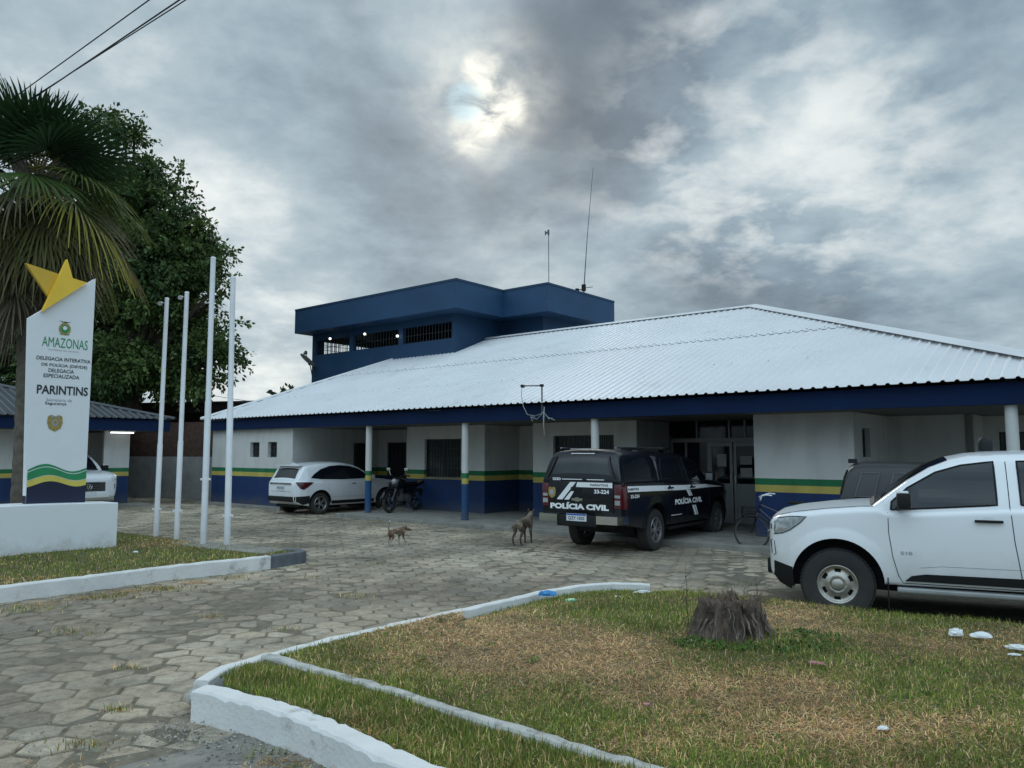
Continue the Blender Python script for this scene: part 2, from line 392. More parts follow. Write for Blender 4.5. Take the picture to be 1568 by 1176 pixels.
# ================================================================== GROUND
KERB_OUT = [(-1.83, 5.16), (-1.35, 4.83), (-1.05, 4.55), (-.74, 4.24), (0, 3.52), (1.2, 2.35), (3.0, .6)]      # near kerb, outer top edge
FAR_EDGE = [(-2.13, 5.50), (-2.27, 5.78), (-2.24, 6.03), (-2.03, 6.41), (-1.63, 6.95), (-1.03, 7.66), (-.31, 8.50), (.28, 9.22), (.78, 9.66), (1.25, 9.86), (1.72, 9.78)]
RIGHT_EDGE = [(1.72, 9.78), (2.35, 9.45), (3.1, 8.75), (4.0, 8.24), (5.1, 7.66), (6.7, 6.8), (9, 5.4)]
ISLAND = [(-2.05, 5.32)] + FAR_EDGE + RIGHT_EDGE[1:] + [(9, .6)] + KERB_OUT[::-1] + [(-2.0, 5.27)]
LEFT_EDGE = [(-8.2, 6.3), (-6.9, 8.25), (-6.23, 9.30), (-5.71, 9.92), (-4.91, 10.95), (-3.75, 12.15), (-3.42, 12.62), (-3.38, 12.85), (-3.50, 13.02), (-3.75, 13.15)]
LEFT_ISL = LEFT_EDGE + [(-5.0, 13.95), (-7.4, 15.5), (-10.5, 17.4), (-16, 17.4), (-16, 6.3)]

mb = MB(); mb.add([(-600, -60, -.03), (600, -60, -.03), (600, 1200, -.03), (-600, 1200, -.03)], [(0, 1, 2, 3)])
struct('distant_ground', mb, m_far, fix=False)
mb = MB(); mb.add([(-40, -6, -.010), (40, -6, -.010), (40, 45, -.010), (-40, 45, -.010)], [(0, 1, 2, 3)])
struct('ground', mb, m_dirt, fix=False)

def hexpave():
    a = .182; ang = R(14); ca, sa = math.cos(ang), math.sin(ang)
    V = []; FN = []; FI = []; COL = []
    dx, dy = a * math.sqrt(3), a * 1.5
    rr = random.Random(3)
    def inside(x, y):
        if y < 3.4 or y > 31 or abs(x) > y * .70 + 1.2: return False
        # street strip in front
        if y < 4.58 + (x + 2.2) * 1.0 and x > -3.3: return False
        return True
    isl = np.array(ISLAND); k = 0
    cs = []
    for j in range(-60, 260):
        for i in range(-160, 160):
            u = i * dx + (j % 2) * dx / 2; v = j * dy
            x = u * ca - v * sa; y = u * sa + v * ca
            if inside(x, y): cs.append((x, y))
    cs = np.array(cs)
    m1 = inpoly(cs[:, 0], cs[:, 1], ISLAND); m2 = inpoly(cs[:, 0], cs[:, 1], LEFT_ISL)
    e1 = distpoly(cs[:, 0], cs[:, 1], ISLAND + ISLAND[:1]); e2 = distpoly(cs[:, 0], cs[:, 1], LEFT_ISL + LEFT_ISL[:1])
    keep = ~((m1 & (e1 > .2)) | (m2 & (e2 > .2)))
    cs = cs[keep]
    und = (fbm(cs[:, 0] * .9, cs[:, 1] * .9, 5) - .5) * .035
    tone = fbm(cs[:, 0] * .5 + 9, cs[:, 1] * .5, 8)
    for (x, y), uz, tn in zip(cs, und, tone):
        s = rr.uniform(.945, .995); tx, ty = rr.gauss(0, .022), rr.gauss(0, .032); z0 = uz + rr.gauss(0, .003) - .003
        x += rr.gauss(0, .004); y += rr.gauss(0, .004); rot = ang + math.pi / 6 + rr.gauss(0, .02)
        out = []; inn = []
        for q in range(6):
            an = rot + q * math.pi / 3; rad = a * s * rr.uniform(.92, 1.03)
            px_, py_ = math.cos(an) * rad, math.sin(an) * rad
            out.append((x + px_, y + py_, z0 + px_ * tx + py_ * ty - .010)); g = rr.uniform(.86, .93)
            inn.append((x + px_ * g, y + py_ * g, z0 + px_ * g * tx + py_ * g * ty))
        bot = [(p[0], p[1], -.03) for p in out]
        V += inn + out + bot
        FN += [6] + [4] * 12; FI += [k + q for q in range(6)]
        for q in range(6):
            q2 = (q + 1) % 6
            FI += [k + q, k + 6 + q, k + 6 + q2, k + q2]
        for q in range(6):
            q2 = (q + 1) % 6
            FI += [k + 6 + q, k + 12 + q, k + 12 + q2, k + 6 + q2]
        b = rr.gauss(1, .10) * (.55 + .95 * tn); w = rr.uniform(-.03, .03)
        c = (.365 * b * (1 + w), .312 * b, .246 * b * (1 - w))
        COL += [c] * 6 + [(c[0] * .85, c[1] * .84, c[2] * .80)] * 6 + [(.10, .09, .07)] * 6  # outer ring coloured darker to paint in shading on the bevel
        k += 18
    m = bpy.data.materials.new('worn concrete pavers'); m.use_nodes = True; t = m.node_tree; L = t.links; b = t.nodes['Principled BSDF']
    at = N(t, 'ShaderNodeAttribute', attribute_name='col'); geo = N(t, 'ShaderNodeNewGeometry')
    def nz(s, d, r=.65):
        n = N(t, 'ShaderNodeTexNoise'); L.new(geo.outputs['Position'], n.inputs['Vector']); n.inputs['Scale'].default_value = s; n.inputs['Detail'].default_value = d; n.inputs['Roughness'].default_value = r; return n.outputs['Fac']
    n1 = nz(11, 8); n2 = nz(70, 6, .75); n3 = nz(1.7, 8, .7)
    c = mixc(t, 1.0, at.outputs['Color'], ramp(t, n1, [(.28, (.60, .60, .60)), (.5, (1, 1, 1)), (.75, (1.3, 1.27, 1.2))]), 'MULTIPLY')
    c = mixc(t, 1.0, c, ramp(t, n2, [(.3, (.72, .72, .72)), (.62, (1.12, 1.12, 1.12))]), 'MULTIPLY')
    f = N(t, 'ShaderNodeMapRange'); L.new(n3, f.inputs[0]); f.inputs[1].default_value = .54; f.inputs[2].default_value = .68; f.inputs[4].default_value = .7
    c = mixc(t, f.outputs[0], c, (.12, .105, .075))
    n4 = nz(.55, 6, .6); f2 = N(t, 'ShaderNodeMapRange'); L.new(n4, f2.inputs[0]); f2.inputs[1].default_value = .40; f2.inputs[2].default_value = .62
    c = mixc(t, 1.0, c, ramp(t, f2.outputs[0], [(0, (.74, .74, .72)), (1, (1.22, 1.2, 1.16))]), 'MULTIPLY')
    L.new(c, b.inputs['Base Color']); b.inputs['Roughness'].default_value = .9; b.inputs['Specular IOR Level'].default_value = .3
    bp = N(t, 'ShaderNodeBump'); bp.inputs['Strength'].default_value = .7; bp.inputs['Distance'].default_value = .008
    L.new(mth(t, 'ADD', n2, mth(t, 'MULTIPLY', n1, 1.5)), bp.inputs['Height']); L.new(bp.outputs[0], b.inputs['Normal'])
    o = npmesh('paved_yard', V, FN, FI, m, col=np.array(COL)); o['kind'] = 'structure'
hexpave()
# the street in front, a rough sheet with a lip where it meets the pavers
def street():
    mb = MB(); xs = np.linspace(-5.2, 6, 110); ys = np.linspace(0, 1, 22)
    V = []
    for x in xs:
        y1 = (min(4.62 + (x + 2.2) * 1.0, 5.3 - (x + 1.6) * .8) if x > -2.9 else 3.9) + .03 * math.sin(x * 7) + .02 * math.sin(x * 17); y1 = max(y1, .8)
        for t in ys:
            y = .6 + (y1 - .6) * t
            V.append((x, y, .004 + .012 * (float(fbm(np.array(x * 3.), np.array(y * 3.), 2)) - .5) * 2))
    n = len(ys); F = [(i * n + j, (i + 1) * n + j, (i + 1) * n + j + 1, i * n + j + 1) for i in range(len(xs) - 1) for j in range(n - 1)]
    mb.add(V, F); o = struct('street', mb, m_asph, smooth=60)
street()

def strip(name, line, w, h, mat, z0=-.02, jit=.0, closed=False, side=1, bev=.012, seg=.12, chip=0):
    """kerb of width w on the `side` of the polyline, subdivided and slightly irregular"""
    pts = [Vector((p[0], p[1])) for p in line]; res = [pts[0]]
    for a, b in zip(pts[:-1], pts[1:]):
        k = max(1, int((b - a).length / seg))
        res += [a.lerp(b, i / k) for i in range(1, k + 1)]
    V = []; n = len(res); rr = random.Random(len(line) * 7 + int(w * 1000))
    for i, p in enumerate(res):
        t = (res[min(i + 1, n - 1)] - res[max(i - 1, 0)]).normalized(); nn = Vector((t.y, -t.x)) * side
        hh = h + rr.gauss(0, jit); cj = rr.gauss(0, jit) + (rr.uniform(0, chip) if rr.random() < .3 else 0); ww = w + rr.gauss(0, jit * 1.5)
        prof = [(0, z0), (.0, hh - bev - abs(cj)), (bev + abs(cj) * .7, hh), (ww - bev, hh), (ww, hh - bev), (ww, z0)]
        for (d, z) in prof: V.append((p.x + nn.x * d, p.y + nn.y * d, z))
    F = [(i * 6 + k, i * 6 + (k + 1), (i + 1) * 6 + k + 1, (i + 1) * 6 + k) for i in range(n - 1) for k in range(5)]
    F += [tuple(range(6)), tuple((n - 1) * 6 + k for k in range(6))]
    mb = MB().add(V, F); o = struct(name, mb, mat, smooth=35); return o
strip('front_kerb', [(-2.155, 5.335), (-2.05, 5.30)] + KERB_OUT, .155, .20, m_kerbw, side=-1, jit=.004, chip=.018, bev=.01, seg=.05)
strip('kerb', [(-2.285, 5.69), (-2.27, 5.88)] + FAR_EDGE[2:], .11, .17, m_kerbw, side=1, jit=.003, chip=.012, bev=.01, seg=.1)
strip('inner_kerb_strip', [(-2.0, 6.28), (-1.79, 6.12), (-1.35, 5.76), (-.81, 5.33), (-.34, 4.92), (.06, 4.58), (.41, 4.29), (.72, 4.05), (1.6, 3.35), (3.2, 2.1)],   .10, .188, m_kerbt, side=-1, jit=.005, chip=.015, seg=.09)
strip('left_kerb', LEFT_EDGE[:6], .14, .19, m_kerbw, side=-1, jit=.003, chip=.01, seg=.1)
strip('kerb_end', LEFT_EDGE[5:], .14, .188, m_kerbd, side=-1, jit=.001, seg=.08)
strip('pole_footing_strip', [(-3.75, 13.15), (-5.0, 13.95), (-7.4, 15.5), (-10.5, 17.4)], .55, .165, m_conc, side=-1, jit=.002)
# broken corner stones of the front kerb
def rock(mb, c, r, sq=(1, 1, 1), seed=0, n=2):
    bm = bmesh.new(); bmesh.ops.create_icosphere(bm, subdivisions=n, radius=1); rr = random.Random(seed)
    off = [Vector((rr.uniform(-1, 1), rr.uniform(-1, 1), rr.uniform(-1, 1))).normalized() for _ in range(7)]
    for v in bm.verts:
        d = v.co.normalized(); s = 1.
        for o in off: s = min(s, .72 / max(.3, d.dot(o)) if d.dot(o) > .55 else 1.)
        v.co = Vector((d.x * s * sq[0], d.y * s * sq[1], d.z * s * sq[2])) * r + Vector(c)
    bm.verts.index_update(); mb.add([tuple(v.co) for v in bm.verts], [tuple(v.index for v in f.verts) for f in bm.faces]); bm.free()
mb = MB(); rock(mb, (-2.14, 5.46, .13), .085, (1.0, .9, .7), 3); struct('broken_kerb_corner', mb, m_kerbt, smooth=30)
mb = MB(); rock(mb, (-2.23, 5.60, .09), .085, (.8, .8, .95), 5); struct('kerb_corner_block', mb, m_kerbt, smooth=30)
def soil(name, poly, zf, mat, step=.10, inset=None):
    xs = np.arange(min(p[0] for p in poly), max(p[0] for p in poly) + step, step); ys = np.arange(min(p[1] for p in poly), max(p[1] for p in poly) + step, step)
    X, Y = np.meshgrid(xs, ys, indexing='ij'); Z = zf(X, Y); ny = len(ys)
    ins = inpoly(X.ravel(), Y.ravel(), poly).reshape(X.shape)
    V = np.stack([X.ravel(), Y.ravel(), Z.ravel()], 1)
    c = (ins[:-1, :-1] & ins[1:, :-1] & ins[1:, 1:] & ins[:-1, 1:])
    I, J = np.nonzero(c); a = I * ny + J
    F = np.stack([a, a + ny, a + ny + 1, a + 1], 1)
    o = npmesh(name, V, [4] * len(F), F, mat); o['kind'] = 'structure'
    for p in o.data.polygons: p.use_smooth = True
def z_isl(x, y):
    d = distpoly(np.asarray(x), np.asarray(y), FAR_EDGE[2:]); e = distpoly(np.asarray(x), np.asarray(y), RIGHT_EDGE[1:])
    z = .165 + .05 * (fbm(np.asarray(x) * 1.3, np.asarray(y) * 1.3, 3) - .5) - .09 * np.exp(-(d / .5) ** 2) * (np.asarray(x) > -.5) - .0 * e
    z = z - .15 * np.clip(1 - e / .22, 0, 1) ** 1.3
    return z + .06 * np.exp(-(((np.asarray(x) - 1.95) ** 2 + (np.asarray(y) - 6.85) ** 2) / .35))
def z_left(x, y): return .15 + .04 * (fbm(np.asarray(x) * 1.1, np.asarray(y) * 1.1, 6) - .5) + .04 * np.clip((-np.asarray(x) - 5.5) / 2, 0, 1)
soil('soil', [(-1.95, 5.35), (-2.15, 5.8), (-2.1, 6.1)] + [(p[0] + .05, p[1] - .05) for p in FAR_EDGE[3:]] + RIGHT_EDGE[1:] + [(9, .65)] + [(p[0] + .07, p[1] + .07) for p in KERB_OUT[::-1]], z_isl, m_soil)
soil('left_soil', [(p[0] - .06, p[1] + .06) for p in LEFT_EDGE[:-1]] + [(-5.0, 13.9), (-7.4, 15.5), (-10.5, 17.4), (-16, 17.4), (-16, 6.3)], z_left, m_soil)

# ------------------------------------------------------------------ grass
GC = np.array([[.135, .178, .032], [.245, .28, .055], [.52, .30, .13], [.78, .53, .27], [.27, .155, .08]])
def blades(P, zf, name, lab, hmin, hmax, wid, dry, seed, lie=.5):
    r = np.random.default_rng(seed); n = len(P)
    x, y = P[:, 0], P[:, 1]; z = zf(x, y) - .004
    h = r.uniform(hmin, hmax, n) * r.uniform(.6, 1.35, n)
    dr = dry(x, y) + r.normal(0, .16, n)
    k = np.where(dr > .52, np.where(r.random(n) < .38, 3, np.where(r.random(n) < .7, 2, 4)), np.where(r.random(n) < .45, 1, 0))
    k = np.where((dr <= .52) & (r.random(n) < .10), 3, k)
    col = GC[k] * r.uniform(.65, 1.35, (n, 1)) * (.60 + .85 * fbm(x * 2.3, y * 2.3, 91, 4))[:, None] * np.array([1, 1, 1]) * r.uniform(.9, 1.1, (n, 3))
    flat = np.where(dr > .52, 1.0, .0); ln = lie * (.35 + .75 * flat) + r.normal(0, .22, n)
    a = r.uniform(0, 2 * np.pi, n); dx, dy = np.cos(a), np.sin(a)
    b = a + np.pi / 2 + r.normal(0, .3, n); wx, wy = np.cos(b) * wid, np.sin(b) * wid
    h = h * (1 + .5 * flat)
    up1, up2 = np.cos(np.clip(ln, 0, 1.35)), np.cos(np.clip(ln * 1.6 + .2, 0, 1.62)); o1, o2 = np.sin(np.clip(ln, -1, 1.35)), np.sin(np.clip(ln * 1.6 + .2, -1, 1.62))
    m1 = np.stack([x + dx * o1 * h * .5, y + dy * o1 * h * .5, z + up1 * h * .5], 1)
    tp = m1 + np.stack([dx * o2 * h * .5, dy * o2 * h * .5, up2 * h * .5], 1)
    base = np.stack([x, y, z], 1); W = np.stack([wx, wy, np.zeros(n)], 1)
    V = np.stack([base - W, base + W, m1 + W * .8, m1 - W * .8, tp], 1).reshape(-1, 3)
    i = np.arange(n)[:, None] * 5
    FI = np.concatenate([i + np.array([[0, 1, 2, 3, 3, 2, 4]])], 1).ravel()
    FN = np.tile([4, 3], n)
    o = npmesh(name, V, FN, FI, m_grass, col=np.repeat(col, 5, 0)); return tag(o, lab, 'grass', kind='stuff')
def scatter(poly, n, seed, pw=1.2, near=4.):
    r = np.random.default_rng(seed); xs = [p[0] for p in poly]; ys = [p[1] for p in poly]; out = []
    while sum(map(len, out)) < n:
        x = r.uniform(min(xs), max(xs), n); y = r.uniform(min(ys), max(ys), n)
        k = (r.random(n) < (near / np.hypot(x, y).clip(near)) ** pw) & inpoly(x, y, poly) & (np.abs(x) < y * .72 + 1.5)
        out.append(np.stack([x[k], y[k]], 1))
    return np.concatenate(out)[:n]
BAND = [(-1.98, 5.48), (-2.12, 5.75), (-2.08, 6.05), (-1.95, 6.15), (-1.35, 5.74), (-.81, 5.31), (-.34, 4.90), (.41, 4.27), (.72, 4.03), (1.6, 3.33), (3.2, 2.08), (3.1, .85), (1.27, 2.55), (.09, 3.68), (-.65, 4.41), (-1.26, 5.0), (-1.75, 5.33)]
MAIN = [(-1.78, 6.24), (-1.35, 5.86), (-.81, 5.43), (-.34, 5.02), (.41, 4.39), (.72, 4.17), (1.6, 3.47), (3.2, 2.2), (9, 1.5), (9, 5.0), (6.65, 6.62), (5.05, 7.52), (3.95, 8.12), (3.05, 8.63), (2.32, 9.33), (1.72, 9.66), (1.25, 9.72), (.78, 9.52), (.28, 9.07), (-.31, 8.34), (-1.03, 7.5), (-1.55, 6.8), (-1.9, 6.4)]
def dry_main(x, y):
    d = .40 + 1.35 * (fbm(x * .75 + 3, y * .75 + 1, 21, 5) - .5)
    for (cx, cy, rx, ry, w) in [(.9, 6.6, 1.1, .75, .34), (1.6, 5.3, .8, .35, .26), (2.6, 7.0, .9, .45, .24), (-.2, 6.0, .9, .6, .25), (1.5, 9.0, .6, .6, .15), (3.9, 7.3, 1.2, .4, .12), (2.3, 4.7, .8, .3, .2), (3.0, 5.6, .8, .5, -.12), (.5, 4.9, .5, .3, -.2), (2.0, 6.5, .5, .3, -.3), (-.9, 7.3, .6, .5, .1)]:
        d = d + w * np.exp(-(((x - cx) / rx) ** 2 + ((y - cy) / ry) ** 2))
    return d
def dry_band(x, y): return .22 + .85 * (fbm(x * 1.5, y * 1.5, 33, 4) - .5)
def dry_left(x, y): return .36 + 1.0 * (fbm(x * .8, y * .8, 44, 5) - .5)
blades(scatter(MAIN, 195000, 1), z_isl, 'grass', 'patchy mown lawn, green with straw brown patches, around the tree stump', .022, .062, .0026, dry_main, 2, 1.15)
blades(scatter(BAND, 46000, 3), z_isl, 'grass', 'greener strip of grass between the thick front kerb and the thin concrete strip', .03, .065, .0026, dry_band, 4, .75)
LG = [(p[0] - .16, p[1] + .14) for p in LEFT_EDGE[:-2]] + [(-5.0, 13.75), (-7.5, 15.3), (-10.5, 17), (-13, 17), (-13, 6.3)]
blades(scatter(LG, 46000, 5, pw=.4, near=9), z_left, 'grass', 'short brownish green grass round the base of the sign', .03, .05, .0042, dry_left, 6, .7)
# leafy weeds by the stump foot and bright tufts
def weeds():
    r = random.Random(12); V = []; FN = []; FI = []; COL = []; k = 0
    def leafset(cx, cy, n, s, up, colr):
        nonlocal k
        z = float(z_isl(np.array(cx), np.array(cy)))
        for q in range(n):
            a = r.uniform(0, 6.28); l = s * r.uniform(.6, 1.3); w = l * r.uniform(.14, .24); e = r.uniform(.2, up)
            d = Vector((math.cos(a) * math.cos(e), math.sin(a) * math.cos(e), math.sin(e))); sx = Vector((-math.sin(a), math.cos(a), 0)) * w
            p = Vector((cx + r.gauss(0, s * .4), cy + r.gauss(0, s * .4), z)); t = p + d * l; mdl = p + d * l * .5 + Vector((0, 0, .01))
            V.extend([tuple(p), tuple(mdl + sx), tuple(t - Vector((0, 0, l * .15))), tuple(mdl - sx)]); FN.append(4); FI.extend([k, k + 1, k + 2, k + 3]); k += 4
            c = [v * r.uniform(.7, 1.3) for v in colr]; COL.extend([c] * 4)
    for i in range(210):
        a = r.uniform(-2.9, .5); rad = r.uniform(.34, .62) + (.3 * r.random() if a > -1.4 else 0)
        leafset(1.95 + math.cos(a) * rad * 1.1, 6.85 + math.sin(a) * rad * .75, 5, .045, 1.1, (.085, .15, .035))
    for i in range(230):
        x = r.uniform(-2, 5); y = r.uniform(3.6, 9.3)
        if inpoly(np.array([x]), np.array([y]), MAIN + [])[0] or inpoly(np.array([x]), np.array([y]), BAND)[0]: leafset(x, y, 6, r.uniform(.025, .05), 1.2, (.14, .22, .045))
    o = npmesh('weeds', V, FN, FI, m_grass, col=np.array(COL)); tag(o, 'low leafy weeds at the foot of the stump and scattered over the lawn', 'weeds', kind='stuff')
weeds()
def joint_tufts():
    r = np.random.default_rng(9); P = []
    for (x, y, n, s) in [(-4.6, 10.3, 340, .20), (-5.0, 9.75, 300, .25), (-5.6, 9.0, 260, .25), (-4.0, 11.2, 120, .15), (-3.2, 6.6, 50, .08), (-2.75, 5.55, 60, .05), (-1.4, 7.75, 140, .08), (-1.9, 6.85, 60, .04), (-3.3, 8.6, 60, .07), (-.35, 8.9, 90, .06), (-2.0, 9.8, 90, .15),
                         (-3.4, 12.3, 60, .2), (-2.9, 11.2, 50, .2), (-4.4, 7.9, 100, .18), (-2.3, 12.5, 60, .2), (-4.1, 5.6, 60, .1), (-1.45, 4.75, 60, .1), (-1.15, 4.45, 160, .08), (-2.6, 4.9, 90, .12), (1.5, 16.0, 60, .1), (-3.6, 20.2, 120, .3), (3.0, 10.6, 60, .3), (2.4, 10.1, 120, .25), (3.4, 9.2, 100, .3), (-2.3, 8.0, 50, .1)]:
        P.append(np.stack([r.normal(x, s, n), r.normal(y, s * .5, n)], 1))
    P = np.concatenate(P)
    blades(P, lambda x, y: np.zeros_like(x) + .004, 'grass', 'small grass tufts growing in the joints of the paved yard', .03, .06, .003, lambda x, y: .35 + .9 * (fbm(x, y, 71) - .5), 8, .7)
joint_tufts()
def litter_straw():
    P = []; r = np.random.default_rng(19)
    for i in range(26):
        t = r.random(); P.append(np.stack([r.normal(-5.6 + 1.6 * t, .12, 60), r.normal(9.25 + 2.0 * t, .06, 60)], 1))
    P.append(np.stack([r.normal(-1.3, .12, 200), r.normal(4.62, .06, 200)], 1))
    P.append(np.stack([r.normal(-2.6, .25, 90), r.normal(4.55, .08, 90)], 1))
    P = np.concatenate(P)
    blades(P, lambda x, y: np.zeros_like(x) + .012, 'dry_straw', 'dry brown straw and dirt swept along the foot of the white kerbs', .03, .05, .002, lambda x, y: x * 0 + .9, 20, 1.3)
litter_straw()
def pebbles():
    r = np.random.default_rng(31); P = []
    for (x, y, sx, sy, n) in [(-1.7, 4.95, .25, .12, 150), (-1.4, 4.7, .25, .1, 180), (-1.2, 4.4, .25, .1, 150), (-2.0, 5.05, .2, .12, 200), (-4.6, 10.6, .9, .9, 160), (-3.2, 4.9, .9, .3, 250), (-2.2, 5.3, .12, .2, 160)]:
        P.append(np.stack([r.normal(x, sx, n), r.normal(y, sy, n)], 1))
    P = np.concatenate(P); P = P[~inpoly(P[:, 0], P[:, 1], ISLAND)]; n = len(P); s = r.uniform(.003, .012, n)
    o = np.array([[1, 0, 0], [0, 1, 0], [-1, 0, 0], [0, -1, 0], [0, 0, .7], [0, 0, -.5]])
    V = np.concatenate([P, np.full((n, 1), .012)], 1)[:, None, :] + (o[None] * r.uniform(.6, 1.4, (n, 6, 1))) * s[:, None, None]
    F = np.array([[0, 1, 4], [1, 2, 4], [2, 3, 4], [3, 0, 4]]); FI = (np.arange(n)[:, None, None] * 6 + F[None]).ravel()
    col = np.repeat(np.array([[.30, .28, .25]]) * r.uniform(.25, 1.7, (n, 1)), 6, 0)
    o = npmesh('gravel', V.reshape(-1, 3), [3] * (n * 4), FI, m_grass, col=col); tag(o, 'loose grit and pebbles along the foot of the thick white kerb', 'gravel', kind='stuff')
pebbles()

# ================================================================== POLICE STATION
BO = (-1.18, 19.5, 0.); BRZ = math.atan2(-.634, .7733)
st = empty('police_station', BO, BRZ, 'long low station with white ribbed hip roof, navy fascia and blue rooftop tower', 'building')
def wall(mb, p0, p1, z0, z1, ops=(), th=.15, m=0, inward=1):
    """vertical wall from p0 to p1 (uv) whose outer face is on that line; ops: (s0, s1, z0, z1) along the line"""
    p0 = Vector(p0); p1 = Vector(p1); L = (p1 - p0).length; t = (p1 - p0) / L; n = Vector((-t.y, t.x)) * inward * th
    ss = sorted({0, L, *[a for o in ops for a in o[:2]]}); zs = sorted({z0, z1, *[a for o in ops for a in o[2:4]]})
    def solid(i, j):
        if i < 0 or j < 0 or i >= len(ss) - 1 or j >= len(zs) - 1: return False
        cs, cz = (ss[i] + ss[i + 1]) / 2, (zs[j] + zs[j + 1]) / 2
        return not any(o[0] < cs < o[1] and o[2] < cz < o[3] for o in ops)
    def P(s, z, d): q = p0 + t * s + (n if d else Vector((0, 0))); return (q.x, q.y, z)
    for i in range(len(ss) - 1):
        for j in range(len(zs) - 1):
            if not solid(i, j): continue
            a, b, c, d = ss[i], ss[i + 1], zs[j], zs[j + 1]
            mb.add([P(a, c, 0), P(b, c, 0), P(b, d, 0), P(a, d, 0)], [(0, 1, 2, 3)], m)
            mb.add([P(a, c, 1), P(b, c, 1), P(b, d, 1), P(a, d, 1)], [(3, 2, 1, 0)], m)
            if not solid(i - 1, j): mb.add([P(a, c, 0), P(a, d, 0), P(a, d, 1), P(a, c, 1)], [(0, 1, 2, 3)], m)
            if not solid(i + 1, j): mb.add([P(b, c, 0), P(b, c, 1), P(b, d, 1), P(b, d, 0)], [(0, 1, 2, 3)], m)
            if not solid(i, j - 1): mb.add([P(a, c, 0), P(a, c, 1), P(b, c, 1), P(b, c, 0)], [(0, 1, 2, 3)], m)
            if not solid(i, j + 1): mb.add([P(a, d, 0), P(b, d, 0), P(b, d, 1), P(a, d, 1)], [(0, 1, 2, 3)], m)
def window(parent, p0, p1, a, b, z0, z1, nm=2, nb=0, nh=0, depth=.09, fr=.035, inward=1, name='window', glass=None, frm=None, hb=None):
    """frame + pane (+ bars) set back in an opening of the wall line p0 p1"""
    p0 = Vector(p0); p1 = Vector(p1); t = (p1 - p0).normalized(); n = Vector((-t.y, t.x)) * inward
    rot = Matrix(((t.x, n.x, 0), (t.y, n.y, 0), (0, 0, 1)))
    def bx(mb, s0, s1, d0, d1, c, d): mb.box(s0, s1, d0, d1, c, d, rot=rot, at=(p0.x, p0.y, 0))
    f = MB(); bx(f, a, a + fr, depth, depth + .04, z0, z1); bx(f, b - fr, b, depth, depth + .04, z0, z1)
    bx(f, a + fr, b - fr, depth, depth + .04, z1 - fr, z1); bx(f, a + fr, b - fr, depth, depth + .04, z0, z0 + fr)
    for i in range(1, nm):
        s = a + (b - a) * i / nm; bx(f, s - fr / 2, s + fr / 2, depth + .002, depth + .038, z0 + fr, z1 - fr)
    w = part(name, f, frm or m_frame, parent)
    g = MB(); bx(g, a + fr * .5, b - fr * .5, depth + .015, depth + .022, z0 + fr * .5, z1 - fr * .5); part('pane', g, glass or m_winin, w)
    if nb or nh:
        q = MB()
        for i in range(nb): s = a + (b - a) * (i + .5) / nb; bx(q, s - .009, s + .009, depth - .045, depth - .027, z0, z1)
        for i in range(nh): z = z0 + (z1 - z0) * (i + 1) / (nh + 1); bx(q, a, b, depth - .027, depth - .015, z - .009, z + .009)
        part('bars', q, m_bars, w)
    return w
ZT = 2.56
def mkwall(name, segs, mats, th=.15):
    mb = MB()
    for s in segs: wall(mb, *s)
    return part(name, mb, mats, st)
# left wing
wallA = ((-12.1, 0), (-7.35, 0))
mkwall('wall', [(*wallA, 0, ZT, [(-9.73 + 12.1, -9.19 + 12.1, 1.63, 2.12), (-8.71 + 12.1, -8.2 + 12.1, 1.63, 2.12)], .18)], m_band)
for a, b in ((-9.73, -9.19), (-8.71, -8.2)): window(st, *wallA, a + 12.1, b + 12.1, 1.63, 2.12, nm=1, nb=3, nh=2, depth=.12)
mkwall('wall', [((-7.35, .18), (-7.35, 3.5), 0, ZT, [(2.24, 2.67, 0, 2.10)], .15), ((-12.1, 14), (-12.1, .18), 0, ZT, [], .15)], m_band)
mkwall('wall', [((-7.35, 3.5), (-4.14, 3.5), 0, ZT, [(.46, 1.40, 0, 2.13)], .15)], m_band)
mkwall('wall', [((-4.14, 3.5), (-4.14, 2.0), 0, ZT, [], .15), ((-4.14, 1.85), (-.98, 1.85), 0, ZT, [(.77, 2.26, 1.06, 2.18)], .15), ((-.98, 2.0), (-.98, 3.4), 0, ZT, [], .15)], m_band)
mkwall('wall', [((-.98, 3.4), (.73, 3.4), 0, ZT, [], .15)], m_band)
mkwall('wall', [((.73, 3.4), (.73, 2.0), 0, ZT, [], .15), ((.73, 1.85), (3.87, 1.85), 0, ZT, [(.66, 2.5, 1.06, 2.22)], .15), ((3.87, 2.0), (3.87, 3.5), 0, ZT, [], .15)], m_band)
window(st, (-4.14, 1.85), (-.98, 1.85), .77, 2.26, 1.06, 2.18, nm=2, nb=13, nh=3)
window(st, (.73, 1.85), (3.87, 1.85), .66, 2.5, 1.06, 2.22, nm=3, nb=15, nh=3)
for (u0, u1) in ((-3.40, -1.85), (1.36, 3.26)):
    part('window_sill', MB().box(u0, u1, 1.80, 1.846, 1.02, 1.056), m_conc, st)
# left bay doors
q = MB(); q.box(-7.30, -7.26, 2.43, 2.84, .02, 2.08); part('door', q, m_door, st)
dr = part('door', MB().box(-6.88, -5.96, 3.56, 3.60, .02, 2.12), m_door, st)
q = MB()
for i in range(5): q.box(-6.86 + i * .218, -6.83 + i * .218, 3.525, 3.558, .05, 2.10)
for z in (.4, .8, 1.2, 1.6, 2.0): q.box(-6.88, -5.96, 3.52, 3.524, z, z + .03)
part('bars', q, m_bars, dr)
